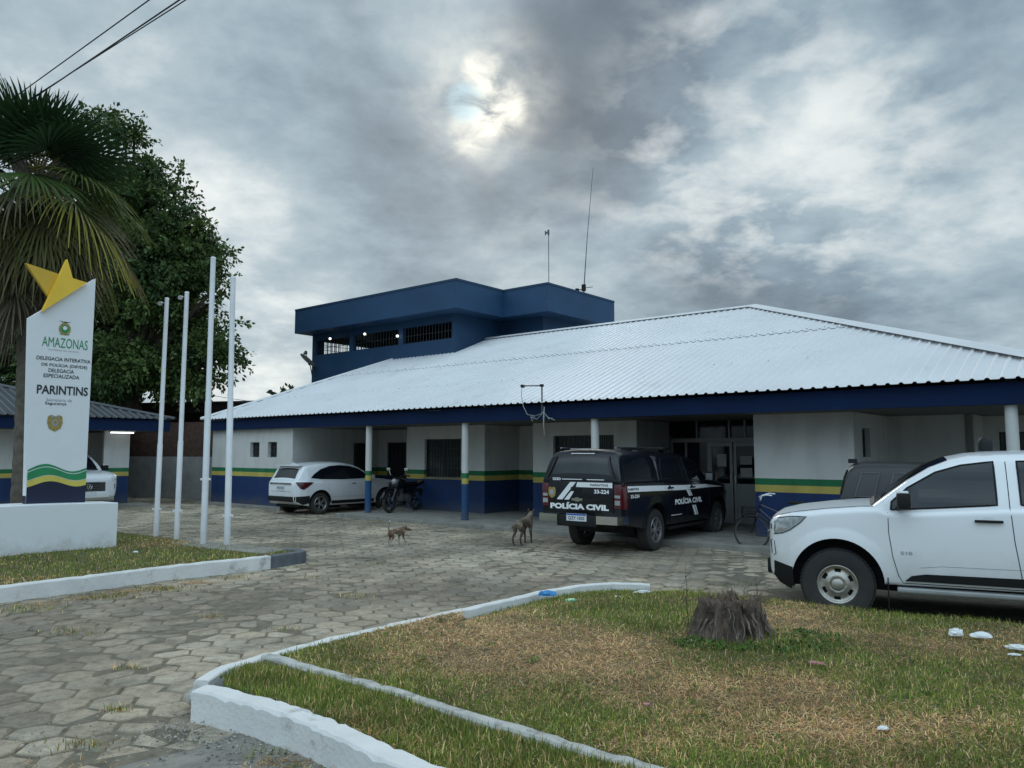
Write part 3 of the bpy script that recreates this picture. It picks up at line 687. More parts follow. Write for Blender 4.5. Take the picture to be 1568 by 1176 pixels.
# entrance: glazed aluminium front
en = part('entrance_frame', MB().box(3.90, 7.1, 3.50, 3.58, 2.04, 2.14).box(3.90, 3.96, 3.502, 3.578, .02, 2.04).box(4.30, 4.35, 3.502, 3.578, .02, 2.04).box(4.90, 4.96, 3.502, 3.578, .02, 2.04)
          .box(6.20, 6.27, 3.502, 3.578, .02, 2.04).box(4.60, 4.64, 3.51, 3.57, 2.14, 2.6).box(5.45, 5.49, 3.51, 3.57, 2.14, 2.6).box(5.85, 5.89, 3.51, 3.57, 2.14, 2.6).box(6.6, 6.64, 3.51, 3.57, 2.14, 2.6), m_alu, st)
part('pane', MB().box(3.92, 7.1, 3.54, 3.55, 2.14, 2.6).box(3.96, 4.90, 3.54, 3.55, .1, 2.04).box(6.27, 7.1, 3.54, 3.55, .1, 2.04), m_glassdk, en)
for u0, u1 in ((4.97, 5.57), (5.60, 6.19)):
    d = MB().box(u0, u0 + .07, 3.45, 3.50, .03, 2.03).box(u1 - .07, u1, 3.45, 3.50, .03, 2.03).box(u0 + .07, u1 - .07, 3.45, 3.50, 1.94, 2.03).box(u0 + .07, u1 - .07, 3.45, 3.50, .96, 1.04).box(u0 + .07, u1 - .07, 3.46, 3.49, .03, .96)
    for i in range(14): d.box(u0 + .08, u1 - .08, 3.452, 3.459, .09 + i * .062, .125 + i * .062)
    d = part('door', d, m_alu, st)
    part('pane', MB().box(u0 + .07, u1 - .07, 3.47, 3.48, 1.04, 1.94), m_glassdk, d)
    part('notice', MB().box(u0 + .2, u1 - .16, 3.462, 3.465, 1.45, 1.75) if u0 < 5 else MB().box(u0 + .16, u1 - .14, 3.462, 3.465, 1.2, 1.42).box(u0 + .16, u1 - .14, 3.462, 3.465, 1.5, 1.70), m_paper, d)
    part('door_handle', MB().tube([(u1 - .04 if u0 < 5 else u0 + .04, 3.43, 1.0), (u1 - .04 if u0 < 5 else u0 + .04, 3.43, 1.25)], .012), m_chrome, d)
mkwall('wall', [((3.87, 3.62), (7.3, 3.62), 2.6, ZT + .01, [], .1), ((3.87, 5.5), (7.3, 5.5), 0, ZT, [], .1)], m_band)
# block right of the entrance, its return and the recess behind
mkwall('wall', [((7.10, 1.0), (9.04, 1.0), 0, ZT, [], .15), ((7.10, 3.5), (7.10, 1.15), 0, ZT, [], .15), ((9.04, 1.15), (9.04, 3.5), 0, ZT, [(.42, .98, 1.70, 2.27)], .15)], m_band)
window(st, (9.04, 1.15), (9.04, 3.5), .42, .98, 1.70, 2.27, nm=1, depth=.10)
mkwall('wall', [((9.04, 3.5), (10.63, 3.5), 0, ZT, [], .15), ((10.63, 3.5), (10.63, 4.7), 0, ZT, [], .15)], m_band)
mkwall('wall', [((10.63, 4.7), (13.5, 4.7), 0, ZT, [(.28, 1.02, 1.72, 2.22)], .15)], m_band)
window(st, (10.63, 4.7), (13.5, 4.7), .28, 1.02, 1.72, 2.22, nm=1, nb=4, nh=3)
mkwall('wall', [((13.2, 4.85), (13.2, 15.5), 0, ZT, [], .15), ((13.2, 15.5), (-12.1, 15.5), 0, ZT, [], .15)], m_band)
# pavement slabs of the veranda
part('veranda_floor', MB().box(-4.25, 9.4, -.72, 3.62, -.02, .10, bev=.012).box(-7.35, -4.255, 1.9, 3.62, -.02, .09).box(-12.3, -7.35, -.42, -.002, -.02, .08).box(9.405, 13.4, -.55, 5.2, -.02, .095), m_conc, st)
for u in (-3.71, 0.0, 3.9, 11.68):
    c = MB().lathe([(.0, .10), (.098, .10), (.098, .14), (.09, .145), (.09, 2.53), (.0, 2.53)], n=28); c.xf(Matrix.Translation((u, 0, 0))); part('column', c, m_colband, st, smooth=40)
# fascia beams and ceiling
UL, UR, VF, VB = -12.35, 13.0, -.36, 16.1
f = MB().box(UL + .15, UR - .15, VF + .18, VF + .32, 2.545, 2.89).box(UL + .15, UL + .29, VF + .322, VB - .3, 2.545, 2.89).box(UR - .29, UR - .15, VF + .322, VB - .3, 2.545, 2.89).box(UL + .15, UR - .15, VB - .3, VB - .16, 2.545, 2.89)
part('fascia', f, m_navy, st)
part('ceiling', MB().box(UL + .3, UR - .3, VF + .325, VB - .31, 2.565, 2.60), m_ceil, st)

# ---- ribbed metal roof, real ribs
RZ, EZ = 6.1, 2.93; VR = 7.8; SL = (RZ - EZ) / (VR - VF)
HR = (UR, UR - (VR - VF) * 1.04)               # right hip: eave corner u, ridge end u
HL = (UL, -8.75)                                # left hip
def uleft(v): return HL[0] + (HL[1] - HL[0]) * (v - VF) / (VR - VF)
def uright(v): return HR[0] + (HR[1] - HR[0]) * (v - VF) / (VR - VF)
def vmax(u):
    if u < HL[1]: return VF + (VR - VF) * (u - HL[0]) / (HL[1] - HL[0])
    if u > HR[1]: return VF + (VR - VF) * (u - HR[0]) / (HR[1] - HR[0])
    return VR
def rib_profile(u0, u1, pitch=.205):
    us = []; u = u0 - (u0 % pitch)
    while u < u1 + pitch:
        for d, h in ((0, 0), (.105, 0), (.13, .029), (.17, .029), (.195, 0)):
            if u0 <= u + d <= u1: us.append((u + d, h))
        u += pitch
    return [(u0 + .001, 0)] + us + [(u1 - .001, 0)]
def front_roof():
    mb = MB(); pr = rib_profile(UL, UR); cut = 4.05
    for lo, hi, dz in ((VF, cut + .10, 0.), (cut, VR + .0, .020)):
        prev = None
        for (u, h) in pr:
            t = vmax(u); a = lo; b = min(hi, t)
            if b <= a: prev = None; continue
            A = (u, a, EZ + (a - VF) * SL + h + dz); B = (u, b, EZ + (b - VF) * SL + h + dz)
            if prev: mb.add([prev[0], A, B, prev[1]], [(0, 1, 2, 3)])
            prev = (A, B)
    u = -10.0
    while u < 8.6:      # screw heads
        if random.random() < .8: mb.box(u - .012, u + .012, 4.10, 4.125, EZ + (4.1 - VF) * SL + .055, EZ + (4.1 - VF) * SL + .068, 1)
        if random.random() < .6: mb.box(u - .010, u + .010, 1.60, 1.622, EZ + (1.6 - VF) * SL + .035, EZ + (1.6 - VF) * SL + .046, 1)
        u += .41
    return mb
rf = part('roof', front_roof(), [m_roof, m_conc], st, fix=False)
sol = rf.modifiers.new('th', 'SOLIDIFY'); sol.thickness = .006; sol.offset = -1
def zline(v): return EZ + (v - VF) * SL
bk = MB()      # back plane and the two hip ends
bk.add([(HL[1], VR, RZ), (HR[1], VR, RZ), (UR, VB, EZ), (UL, VB, EZ)], [(0, 1, 2, 3)])
bk.add([(UL, VF, EZ - .01), (HL[1], VR, RZ - .01), (UL, VB, EZ - .01)], [(0, 1, 2)])
bk.add([(UR, VF, EZ - .01), (UR, VB, EZ - .01), (HR[1], VR, RZ - .01)], [(0, 1, 2)])
part('roof_back', bk, m_roof, st, fix=False)
def cap(mb, a, b, w=.17, h=.055, n=1):
    a = Vector(a); b = Vector(b); t = (b - a).normalized(); s = t.cross(Vector((0, 0, 1))).normalized(); up = Vector((0, 0, 1))
    V = []
    for p in (a, b): V += [p + s * w - up * .02 , p + s * w * .25 + up * h, p - s * w * .25 + up * h, p - s * w - up * .02]
    mb.add([tuple(v) for v in V], [(0, 1, 5, 4), (1, 2, 6, 5), (2, 3, 7, 6)])
cp = MB(); cap(cp, (HL[1], VR, RZ + .03), (HR[1], VR, RZ + .03)); cap(cp, (UR, VF, EZ + .035), (HR[1], VR, RZ + .035), w=.20, h=.06); cap(cp, (UL, VF, EZ + .035), (HL[1], VR, RZ + .035), w=.10, h=.045)
o = part('ridge_cap', cp, m_roof, rf, fix=False); s2 = o.modifiers.new('th', 'SOLIDIFY'); s2.thickness = .006
# ---- tower
TZ0, TZ1, WB, WT = 6.90, 7.93, 5.98, 6.64
TL = -14.72
tw = MB()
wall(tw, (TL, 6.0), (-6.1, 6.0), 4.2, TZ0, [(-14.47 - TL, -12.17 - TL, WB, WT), (-11.92 - TL, -9.16 - TL, WB, WT), (-8.9 - TL, -6.25 - TL, WB, WT)], .18)
wall(tw, (-6.1, 6.18), (-6.1, 8.6), 4.2, TZ0, [], .18)
wall(tw, (-6.1, 8.6), (-4.0, 8.6), 4.2, TZ0, [], .18)
wall(tw, (-4.0, 8.78), (-4.0, 11.6), 4.2, TZ0, [], .18)
wall(tw, (-4.0, 11.6), (TL, 11.6), 4.2, TZ0, [], .18)
wall(tw, (TL, 11.6), (TL, 6.18), 4.2, TZ0, [(2.2, 5.1, 5.92, 6.66)], .18)
tw.box(TL + .2, -4.2, 6.2, 11.4, 5.3, 5.4)
part('tower_wall', tw, m_blue, st)
sl_ = MB(); poly = [(-14.9, 5.2), (-5.3, 5.2), (-5.3, 7.8), (-3.19, 7.8), (-3.19, 12.35), (-14.9, 12.35)]
sl_.prism([(p[0], p[1], TZ0) for p in poly], (0, 0, TZ1 - TZ0)); ts = part('tower_roof', sl_, m_blue, st)
tr = MB()
for a, b in zip(poly, poly[1:] + poly[:1]):
    a = Vector(a); b = Vector(b); t = (b - a).normalized(); n = Vector((t.y, -t.x))
    A = a + n * .02 - t * .0; B = b + n * .02
    tr.prism([(A.x, A.y, TZ1 - .05), (B.x, B.y, TZ1 - .05), ((b - n * .1).x, (b - n * .1).y, TZ1 - .05), ((a - n * .1).x, (a - n * .1).y, TZ1 - .05)], (0, 0, .075))
part('parapet_trim', tr, m_bluedk, ts)
for (a, b) in ((-14.47, -12.17), (-11.92, -9.16), (-8.9, -6.25)):
    q = MB(); n = 16
    for i in range(n): u = a + (b - a) * (i + .5) / n; q.box(u - .011, u + .011, 6.05, 6.07, WB, WT)
    q.box(a, b, 6.075, 6.09, WB + .3, WB + .32)
    fr = MB().box(a, a + .03, 6.04, 6.1, WB, WT).box(b - .03, b, 6.04, 6.1, WB, WT).box(a + .03, b - .03, 6.04, 6.1, WT - .03, WT).box(a + .03, b - .03, 6.04, 6.1, WB, WB + .03)
    w = part('tower_window', fr, m_bluedk, st); part('bars', q, m_bars, w)
q = MB()
for i in range(14): v = 6.55 + 2.8 * i / 13; q.box(TL + .05, TL + .07, v - .012, v + .012, 5.92, 6.66)
for z in (6.1, 6.3, 6.5): q.box(TL + .072, TL + .085, 6.5, 9.4, z - .01, z + .01)
part('bars', q, m_bars, st)
# lit bulbs under the slab
for (u, v, z) in ((-13.15, 5.75, 6.58), (-10.9, 5.75, 6.56), (-9.15, 5.93, 6.33)):
    b = MB().lathe([(.0, -.055), (.04, -.04), (.058, 0), (.04, .04), (.0, .055)], n=14); b.xf(Matrix.Translation((u, v, z)))
    bb = MB().tube([(u, v, z + .045), (u, v, z + .12)], .022) if v < 5.9 else MB().tube([(u, v + .05, z), (u, v + .07, z)], .03)
    h = part('lamp_socket', bb.tube([(u, v, z + .10), (u, v, TZ0 + .01)], .012) if v < 5.9 else bb, m_bluedk, st); part('bulb', b, m_bulb, h, smooth=60)

def W(u, v, z=0.): 
    c, s = math.cos(BRZ), math.sin(BRZ); return Vector((BO[0] + u * c - v * s, BO[1] + u * s + v * c, z))
def thing_mesh(name, mb, mat, label, cat, group=None, loc=(0, 0, 0), rz=0, smooth=40, kind=None):
    o = part(name, mb, mat, smooth=smooth); o.location = loc; o.rotation_euler = (0, 0, rz); return tag(o, label, cat, group, kind)
# antennas on the tower
an = empty('short_antenna', W(-3.25, 7.95, TZ1), BRZ, 'short thin mast with a small clamp head on the front corner of the blue tower', 'antenna')
part('mast', MB().tube([(0, 0, 0), (.0, 0, 2.0)], .014), m_pipe, an)
part('head', MB().box(-.14, -.02, -.03, .03, 1.9, 1.95).box(-.03, .015, -.03, .03, 1.82, 2.02).box(-.16, -.13, -.02, .02, 1.84, 2.0), m_pipe, an)
an = empty('whip_antenna', W(-3.3, 10.3, TZ1), BRZ, 'tall slightly leaning whip antenna at the back right of the blue tower roof', 'antenna')
part('mast', MB().tube([(0, 0, -.1), (.02, 0, .35), (.18, 0, 2.2), (.42, .1, 5.0)], [.028, .022, .014, .008]), m_pipe, an)
part('bracket', MB().box(-.07, .07, -.05, .05, .12, .38).box(-.33, -.07, -.02, .02, .18, .21).box(-.36, -.26, -.06, .06, .14, .26).box(.07, .42, -.01, .01, .22, .24), m_black, an)
# dish + small lights at the left of the tower
di = empty('satellite_dish', W(TL - .02, 6.1, 5.2), BRZ, 'grey satellite dish on a bracket at the left corner of the blue tower', 'satellite dish')
b = MB(); prof = [(r_, .28 * r_ * r_) for r_ in np.linspace(0.001, .42, 9)]; b.lathe(prof, n=28); b.lathe([(r_, z_ + .008) for r_, z_ in prof[::-1]], n=28)
b.xf(Matrix.Translation((.15, -.45, .52)) @ Matrix.Rotation(R(-38), 4, 'X') @ Matrix.Rotation(R(15), 4, 'Y')); part('dish', b, m_alu, di, smooth=50, fix=False)
part('bracket', MB().tube([(-.05, -.02, -.1), (-.06, -.12, .35), (.1, -.35, .42)], .022).tube([(.15, -.45, .50), (-.1, -.35, .95)], .012).box(-.14, -.06, -.39, -.31, .92, 1.0), m_pipe, di)
fl = empty('floodlight', W(TL - .05, 6.0, 5.55), BRZ, 'small floodlight on a bent arm beside the satellite dish', 'lamp')
part('arm', MB().tube([(-.02, 0, -.1), (-.12, -.04, .2), (-.28, -.1, .55)], .016), m_pipe, fl); part('head', MB().box(-.36, -.22, -.17, -.05, .52, .62, bev=.01), m_alu, fl)
fl = empty('floodlight', W(-13.2, 7.2, 3.7), BRZ, 'small grey floodlight on a thin post over the left end of the white roof', 'lamp')
part('post', MB().tube([(-.9, 0, -.2), (-.9, 0, 1.5)], .016), m_pipe, fl); part('head', MB().box(-1.02, -.84, -.06, .06, 1.42, 1.58, bev=.015), m_alu, fl)
# electricity service bracket on the fascia
sb = empty('service_bracket', W(2.66, -.30, 2.6), BRZ, 'bent pipe bracket with tangled service cables on the navy fascia above the patrol truck', 'pipe bracket')
part('pipe', MB().tube([(0, .0, .1), (0, 0, .72)], .018).tube([(.0, 0, .715), (-.56, -.02, .74)], .016), m_pipe, sb)
part('insulator', MB().box(-.60, -.53, -.04, .04, .70, .77, bev=.01).box(-.04, .03, -.04, .04, .69, .75, bev=.01), m_black, sb)
q = MB(); q.tube([(-.57, -.02, .70), (-.56, -.05, .5), (-.48, -.08, .25), (-.35, -.10, .06), (-.12, -.11, .02), (.05, -.11, .06), (.14, -.11, .12)], .008)
q.tube([(.14, -.1, .22), (.14, -.12, .0), (.15, -.14, -.2), (.16, -.13, -.42)], [.012, .02, .012, .006]).tube([(-.22, -.1, .0), (-.05, -.13, -.06), (.14, -.12, .1), (.25, -.13, -.02), (.45, -.12, -.09)], .009).tube([(.14, -.12, .1), (.3, -.14, -.06), (.38, -.12, -.04)], .008).tube([(-.25, -.1, .02), (-.18, -.13, -.1), (-.1, -.12, .03), (-.24, -.1, -.02)], .009)
part('cables', q, m_alu, sb, smooth=60)
# ------------------------------------------------------------------ overhead cables
def cable(pts, r, label, sag=0., n=24, group=None):
    a, b = Vector(pts[0]), Vector(pts[1]); P = [a.lerp(b, i / n) - Vector((0, 0, sag * 4 * (i / n) * (1 - i / n))) for i in range(n + 1)]
    return thing_mesh('overhead_cable', MB().tube(P, r, n=6), m_wire, label, 'cable', group)
cable([(-14.5, 33.8, 4.55), tuple(W(-.55, -.37, 2.85))], .010, 'thin grey service cable slanting across the lower left of the white roof', .25)
H8 = 8.5
thing_mesh('overhead_cable', MB().tube([(-8.6 - 12.8, 13.4 + 10, H8), (-8.6, 13.4, H8), (-5.4, 10.9, H8), (-5.4 + 12.8, .9, H8 + .1)], .010, n=6), m_wire, 'single overhead cable crossing the sky at the upper left, the upper left one of three', 'cable', 'power cables over the palm')
thing_mesh('overhead_cable', MB().tube([(-8.46 - 14, 13.6 + 10.8, H8), (-8.46, 13.6, H8), (-4.95, 10.9, H8), (-4.95 + 14, .2, H8 + .1)], .012, n=6), m_wire, 'middle overhead cable of three crossing the sky at the upper left', 'cable', 'power cables over the palm')
thing_mesh('overhead_cable', MB().tube([(-8.46 - 14, 13.45 + 10.5, H8 - .02), (-8.4, 13.5, H8 - .04), (-4.95, 10.83, H8 - .13), (-4.95 + 14, .0, H8 - .3)], .009, n=6), m_wire, 'lowest overhead cable of three, close beneath the middle one', 'cable', 'power cables over the palm')

# ================================================================== LEFT BUILDING
LZ = R(45.6)
lb = empty('annex_building', (-11.45, 26.2, 0), LZ, 'low annex behind the sign with grey ribbed hip roof, navy fascia and lit veranda tube', 'building')
def lwall(mb, *a, **k): wall(mb, *a, **k)
lm = MB(); lwall(lm, (-13, 1.3), (-3.1, 1.3), 0, 2.5); lwall(lm, (-3.1, 1.45), (-3.1, 3.0), 0, 2.5); lwall(lm, (-3.1, 3.0), (-1.9, 3.0), 0, 2.5); lwall(lm, (-1.9, 1.0), (-1.1, 1.0), 0, 2.5); lwall(lm, (-1.1, 1.15), (-1.1, 8), 0, 2.5)
part('wall', lm, m_band, lb)
part('fascia', MB().box(-13, -.12, .12, .24, 2.50, 2.87).box(-.26, -.12, .242, 9, 2.50, 2.87), m_navy, lb)
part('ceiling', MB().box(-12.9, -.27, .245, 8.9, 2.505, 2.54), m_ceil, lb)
def lroof():
    mb = MB(); prev = None; D = 4.5
    for (u, h) in rib_profile(-13, 0, .22):
        t = min(D, -u)
        A = (u, 0, 2.90 + h); B = (u, t, 2.90 + t * .27 + h)
        if t > .02 and prev: mb.add([prev[0], A, B, prev[1]], [(0, 1, 2, 3)])
        prev = (A, B) if t > .02 else None
    mb.add([(0, 0, 2.9), (0, 9, 2.9), (-4.5, 4.5, 2.9 + 4.5 * .27)], [(0, 1, 2)]); mb.add([(-4.5, 4.5, 4.115), (0, 9, 2.9), (-13, 9, 2.9), (-13, 4.5, 4.115)], [(0, 1, 2, 3)])
    return mb
r_ = part('roof', lroof(), m_roofold, lb, fix=False); r_.modifiers.new('th', 'SOLIDIFY').thickness = .006
cp = MB(); cap(cp, (0, 0, 2.93), (-4.5, 4.5, 4.145), w=.14, h=.05); part('ridge_cap', cp, m_roofold, r_, fix=False)
part('veranda_floor', MB().box(-13, -.6, .2, 1.3, -.02, .09, bev=.01), m_conc, lb)
for (u, v) in ((-1.45, .72), (-3.6, .72)):
    part('fluorescent_tube', MB().tube([(u - .36, v, 2.44), (u + .36, v, 2.44)], .022), m_lamp, lb)
    part('lamp_holder', MB().box(u - .4, u + .4, v - .04, v + .04, 2.468, 2.503), m_white, lb)
# walls and shed closing the gap between the buildings
yw = empty('yard_wall', (-14.3, 30.4, 0), math.atan2(-1.9, 5.0), 'white yard wall topped with dark brick between the two buildings', 'wall')
part('plaster', MB().box(-2.5, 6.4, 0, .2, 0, 1.62), M('shaded white plaster', (.26, .26, .25), rough=.9, var=.2), yw)  # white plaster greyed down, the wall's shade is put into its colour
part('brickwork', MB().box(-2.5, 6.4, .03, .17, 1.62, 2.95), m_brick, yw)
sh = empty('shed', (-15.6, 33.2, 0), math.atan2(-1.3, 5.0), 'dark open shed with a pale roof edge behind the yard wall', 'shed')
part('roof', MB().box(-4, 7.8, 0, 5, 3.86, 3.93), m_roofold, sh); part('fascia', MB().box(-3.95, 7.75, .05, .15, 3.45, 3.855), m_brown, sh); part('wall', MB().box(-3.9, 7.5, 2.5, 2.7, 0, 3.84), m_brown, sh)
for x in (.3, 4.4, 7.4): part('post', MB().box(x, x + .15, .3, .45, 0, 3.45), m_brown, sh)

# ================================================================== SIGN
SA = math.atan2(.79, .613)
sg = empty('monument_sign', (-7.88, 12.02, .12), SA, 'tall white slanted town sign with a yellow star on a white masonry base', 'sign')
bz = .80
b = MB(); n = 16; V = []
xs_ = np.linspace(-1.2, 1.76, n + 1)
for x in xs_:
    zt = bz + .035 * math.sin((x + 1.2) / 2.96 * math.pi) + .01
    for (y, z) in ((0, -.1), (0, zt - .012), (.012, zt), (.588, zt), (.6, zt - .012), (.6, -.1)): V.append((x, y, z))
F = [(i * 6 + k, i * 6 + k + 1, (i + 1) * 6 + k + 1, (i + 1) * 6 + k) for i in range(n) for k in range(5)] + [tuple(range(6)), tuple(n * 6 + k for k in range(6))]
b.add(V, F); part('base', b, m_signw, sg, smooth=35)
PX0, PX1, PY = .42, 1.33, .27
ZL, ZR_ = 3.87, 4.70
def sp(x, z, d=0): return (PX0 + x, PY - d, z)
pn = MB(); pn.prism([sp(0, bz + .02), sp(.91, bz + .02), sp(.91, ZR_), sp(-.09, ZL)], (0, .13, 0)); pan = part('panel', pn, m_signw, sg)
# navy foot and waves
W0 = 1.17
def wave(x, ph=0, amp=.05): return amp * math.sin(x / .91 * 2 * math.pi * 1.05 - .9 + ph)
def band(mb, f0, f1, d, m=0):
    X = np.linspace(-.022 if False else 0, .91, 30)
    V = [sp(x, f0(x), d) for x in X] + [sp(x, f1(x), d) for x in X]; k = len(X)
    mb.add(V, [(i, i + 1, k + i + 1, k + i) for i in range(k - 1)], m)
q = MB(); band(q, lambda x: bz + .025, lambda x: W0 + wave(x) - .02, .003); q.add([(PX0 - .003, PY + .13, bz + .03), (PX0 - .003, PY - .002, bz + .03), (PX0 - .006, PY - .002, W0 - .06), (PX0 - .006, PY + .13, W0 - .06)], [(0, 1, 2, 3)]); part('navy_foot', q, m_signnavy, sg, fix=False)
q = MB(); band(q, lambda x: W0 + wave(x) - .02, lambda x: W0 + .075 + wave(x, .15), .005); part('wave_stripe', q, m_stripey, sg, fix=False)
q = MB(); band(q, lambda x: W0 + .085 + wave(x, .15), lambda x: W0 + .20 + wave(x, .5, .06), .005); band(q, lambda x: W0 + .215 + wave(x, .5, .06), lambda x: W0 + .235 + .02 * math.sin(x * 3.4) + wave(x, .7, .065), .005); part('wave_stripe', q, m_stripeg, sg, fix=False)
# star: two folded arms
q = MB(); q.prism([sp(.40, 4.93, .09), sp(.50, 4.62, .09), sp(.74, 4.585, .09), sp(.06, 3.985, .09)], (0, .085, 0)); part('star', q, m_star, sg)
q = MB(); q.prism([sp(-.20, 4.76, .01), sp(.36, 4.66, .01), sp(.22, 4.20, .01), sp(.145, 4.29, .01)], (0, .07, 0)); part('star_arm', q, M('shaded star arm', (.62, .38, .03), rough=.45, var=.07), sg)  # same yellow as the star, darkened to paint in shade at the fold
def fs(x, z): return sp(x, z - .12, .006)
def addtext(body, cx, z, w, h, mat, bold=.0):
    q = MB(); text(q, body, fs, cx, z, w, h, bold); part('lettering', q, mat, sg, fix=False)
cx = .47
addtext('AMAZONAS', cx, 3.63, .72, .165, m_txtg, .0)
addtext('GOVERNO DO ESTADO', cx - .02, 3.50, .48, .022, m_txtgr)
addtext('DELEGACIA INTERATIVA', cx - .005, 3.35, .85, .062, m_txtk, .012)
addtext('DE POLÍCIA (DIP/DE)', cx + .01, 3.245, .72, .075, m_txtk, .012)
addtext('DELEGACIA', cx - .04, 3.155, .40, .062, m_txtk, .012)
addtext('ESPECIALIZADA', cx - .03, 3.065, .56, .062, m_txtk, .012)
addtext('PARINTINS', cx - .0, 2.83, .80, .15, m_txtk, .022)
addtext('Secretaria de', cx - .05, 2.665, .40, .05, m_txtgr)
addtext('Segurança', cx - .10, 2.60, .33, .06, m_txtk, .012)
def disc(mb, cx, cz, rx, rz, d, n=20, m=0): mb.add([sp(cx + rx * math.cos(2 * math.pi * i / n), cz + rz * math.sin(2 * math.pi * i / n) - .12, d) for i in range(n)], [tuple(range(n))], m)
# coat of arms: wreath ring, shield disc, bird on top
q = MB()
for i in range(18):
    a = 2 * math.pi * i / 18
    disc(q, cx - .02 + .078 * math.cos(a), 3.87 + .085 * math.sin(a), .017, .026, .006 + .0006 * (i % 2), 8, 0)
disc(q, cx - .02, 3.87, .062, .072, .009, 20, 1); disc(q, cx - .02, 3.885, .034, .034, .010, 14, 2)
q.add([fs(cx - .12, 4.005), fs(cx - .02, 3.965), fs(cx + .08, 4.005), fs(cx + .0, 3.99), fs(cx - .02, 4.0), fs(cx - .04, 3.99)], [(0, 1, 5), (1, 4, 5), (1, 3, 4), (1, 2, 3)], 3)
q.add([fs(cx - .10, 3.785), fs(cx + .06, 3.785), fs(cx + .045, 3.77), fs(cx - .085, 3.77)], [(0, 3, 2, 1)], 1)
part('crest', q, [m_gold, m_stripeg, m_signw, m_txtk], sg, fix=False)
q = MB(); sh_ = [(-.11, .10), (-.06, .125), (0, .105), (.06, .125), (.11, .10), (.12, .0), (.09, -.10), (0, -.15), (-.09, -.10), (-.12, .0)]
q.add([sp(cx - .10 + x, 2.29 - .12 + z, .008) for x, z in sh_], [tuple(range(10))]); disc(q, cx - .10, 2.285, .055, .06, .011, 16, 1); disc(q, cx - .10, 2.29, .028, .03, .013, 12, 0)
q.add([sp(cx - .17, 2.395 - .12, .011), sp(cx - .03, 2.395 - .12, .011), sp(cx - .03, 2.375 - .12, .011), sp(cx - .17, 2.375 - .12, .011)], [(0, 1, 2, 3)], 1)
part('badge', q, [m_gold, m_txtgr], sg, fix=False)

# ================================================================== FLAG POLES
POL = [((-6.87, 15.04), 4.83, .03, .05, 1.95, 1, .55, 'leftmost of four white flagpoles, shorter, with a small pulley at its top'),
       ((-6.28, 14.60), 4.86, .02, .05, 2.0, 1, .55, 'second white flagpole from the left, short, with a small pulley at its top'),
       ((-5.53, 13.98), 5.38, .0, .057, 2.7, 0, 1.16, 'tallest white flagpole, third of four from the left'),
       ((-5.06, 13.86), 4.98, -.045, .057, 2.5, 0, .52, 'rightmost of four white flagpoles, nearest the kerb end')]
for (x, y), zt, dx, r, zj, pul, zb, lab in POL:
    fp = empty('flagpole', (x, y, .15), 0, lab, 'flagpole', 'white flagpoles beside the sign')
    h = zt - .15; j = zj - .15
    part('pole', MB().tube([(0, 0, 0), (dx * j / h, 0, j), (dx * j / h, 0, j + .02), (dx, 0, h)], [r, r * .97, r * .84, r * .80], n=20), m_polew, fp, smooth=40)
    part('cap', MB().lathe([(0, .02), (r * .6, .015), (r * .85, 0), (r * .85, -.02)], n=16, at=(dx, 0, h)), m_polew, fp, smooth=50)
    part('cleat', MB().box(-r - .035, r + .035, -.02, .02, zb - .02, zb + .02, bev=.008), m_polew, fp)
    if pul: part('pulley', MB().lathe([(0, -.02), (.045, -.02), (.045, .02), (0, .02)], n=14, axis='Y', at=(-r - .05, 0, h - .10)).tube([(0, 0, h - .08), (-r - .05, 0, h - .10)], .012), m_alu, fp)

